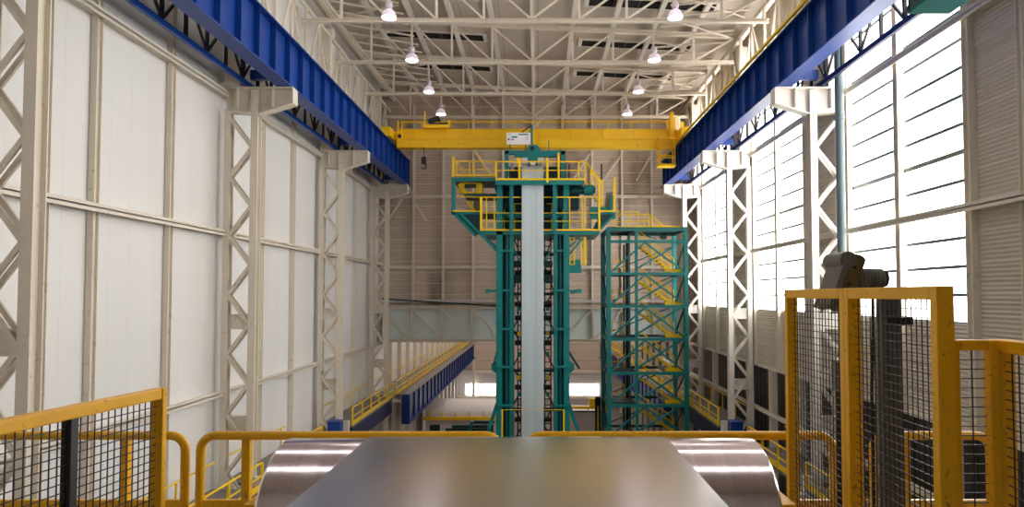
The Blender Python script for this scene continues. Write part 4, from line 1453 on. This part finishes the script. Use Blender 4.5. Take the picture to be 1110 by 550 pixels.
B().path([P(946, 318, gdp - .04), P(946.5, 360, gdp - .04), P(945, 420, gdp - .04), (P(946, 480, gdp - .04).x, gdp - .04, ZP)], .009, 8).build('cable', 'black', gu, True)
B().path([P(951, 318, gdp - .05), P(950, 380, gdp - .05), (P(949, 480, gdp - .05).x, gdp - .05, ZP)], .006, 8).build('cable', 'steel', gu, True)
bx = thing('switch_box', 'small dark grey switch box on a stand behind the mesh gate', 'box', (WX(907, 3.65), 3.6, ZP))
B().box(WX(901, 3.6), WX(911, 3.6), 3.56, 3.62, WZ(424, 3.6), WZ(390, 3.6)).build('box_body', 'grey', bx, bevel=.004)
B().bar((WX(906, 3.6), 3.59, ZP), (WX(906, 3.6), 3.59, WZ(424, 3.6)), .025, .025, (0, 1, 0)).build('box_stand', 'black', bx)

# ------------------------------------------------------------------ big roll and the sheet running over it
RR = .355
ry, rz = 3.02, -1.027
rx0, rx1 = -1.175, 1.015
rl = thing('steel_roll', 'big polished steel roll under the sheet in the foreground', 'roll', ((rx0 + rx1) / 2, ry, ZP))
q = B()
n = 160
vs, fs = [], []
prof = [(rx0, RR - .012), (rx0 + .012, RR), (rx1 - .012, RR), (rx1, RR - .012)]
for x, r in prof:
    for k in range(n):
        a = 2 * PI * k / n
        vs.append((x, ry + r * math.cos(a), rz + r * math.sin(a)))
for i in range(3):
    for k in range(n):
        fs.append((i * n + k, i * n + (k + 1) % n, (i + 1) * n + (k + 1) % n, (i + 1) * n + k))
fs += [tuple(range(n)), tuple(range(3 * n, 4 * n))]
q.add(vs, fs)
q.build('roll_shell', 'roll', rl, True)
for x, s in ((rx0, -1), (rx1, 1)):
    B().tube((x - s * .02, ry, rz), (x + s * .16, ry, rz), .07, 20).build('roll_journal', 'steel', rl, True)
    B().prism([(x + s * .06, ry - .14, ZP), (x + s * .06, ry + .14, ZP), (x + s * .06, ry + .10, rz + .09), (x + s * .06, ry - .10, rz + .09)], (s * .08, 0, 0)).build('bearing_stand', 'gold', rl)

sx0, sx1 = -.790, .600
rr = RR + .003
pr = [(.3, rz + rr), (1.2, rz + rr), (2.0, rz + rr), (2.6, rz + rr)]
for i in range(17):
    a = PI / 2 - i * (PI / 2) / 16
    pr.append((ry + rr * math.cos(a), rz + rr * math.sin(a)))
pr.append((ry + rr, ZP + .02))
t_ = .003
off = []
for i, (y_, z_) in enumerate(pr):
    if i < 4:
        off.append((y_, z_ + t_))
    elif i < len(pr) - 1:
        a = PI / 2 - (i - 4) * (PI / 2) / 16
        off.append((y_ + t_ * math.cos(a), z_ + t_ * math.sin(a)))
    else:
        off.append((y_ + t_, z_))
q = B()
vs = [(x, y_, z_) for x in (sx0, sx1) for y_, z_ in pr + off[::-1]]
N = len(pr) * 2
q.add(vs, [tuple(range(N)), tuple(range(2 * N - 1, N - 1, -1))] + [(k, (k + 1) % N, N + (k + 1) % N, N + k) for k in range(N)])
tag(q.build('metal_sheet', 'sheet', smooth=True), 'wide flat metal sheet running over the roll towards the camera', 'sheet')

# ------------------------------------------------------------------ light: daylight from the open hall end behind, windows, lamps
w = bpy.data.worlds.new('daylight')
SC.world = w
w.use_nodes = True
bg = w.node_tree.nodes['Background']
bg.inputs[0].default_value = (*lin((244, 246, 255)), 1)
bg.inputs[1].default_value = 0.8

cam = bpy.data.cameras.new('camera')
cam.sensor_width = 36.0
cam.lens = 36.0 * F / 1110.0
cam.shift_x = -28.0 / 1110.0
cam.shift_y = (AY - 275.0) / 1110.0
cam.clip_start = 0.05
cam.clip_end = 400
co = bpy.data.objects.new('camera', cam)
C.objects.link(co)
co.location = (0, 0, 0)
co.rotation_euler = (PI / 2 + PITCH, 0, 0)
SC.camera = co

SC.view_settings.view_transform = 'Standard'
SC.view_settings.look = 'None'
SC.view_settings.gamma = 1.0
SC.view_settings.exposure = 1.05
SC.view_settings.use_curve_mapping = False
SC.cycles.use_denoising = True
SC.cycles.max_bounces = 8
SC.cycles.diffuse_bounces = 5
SC.cycles.sample_clamp_indirect = 6
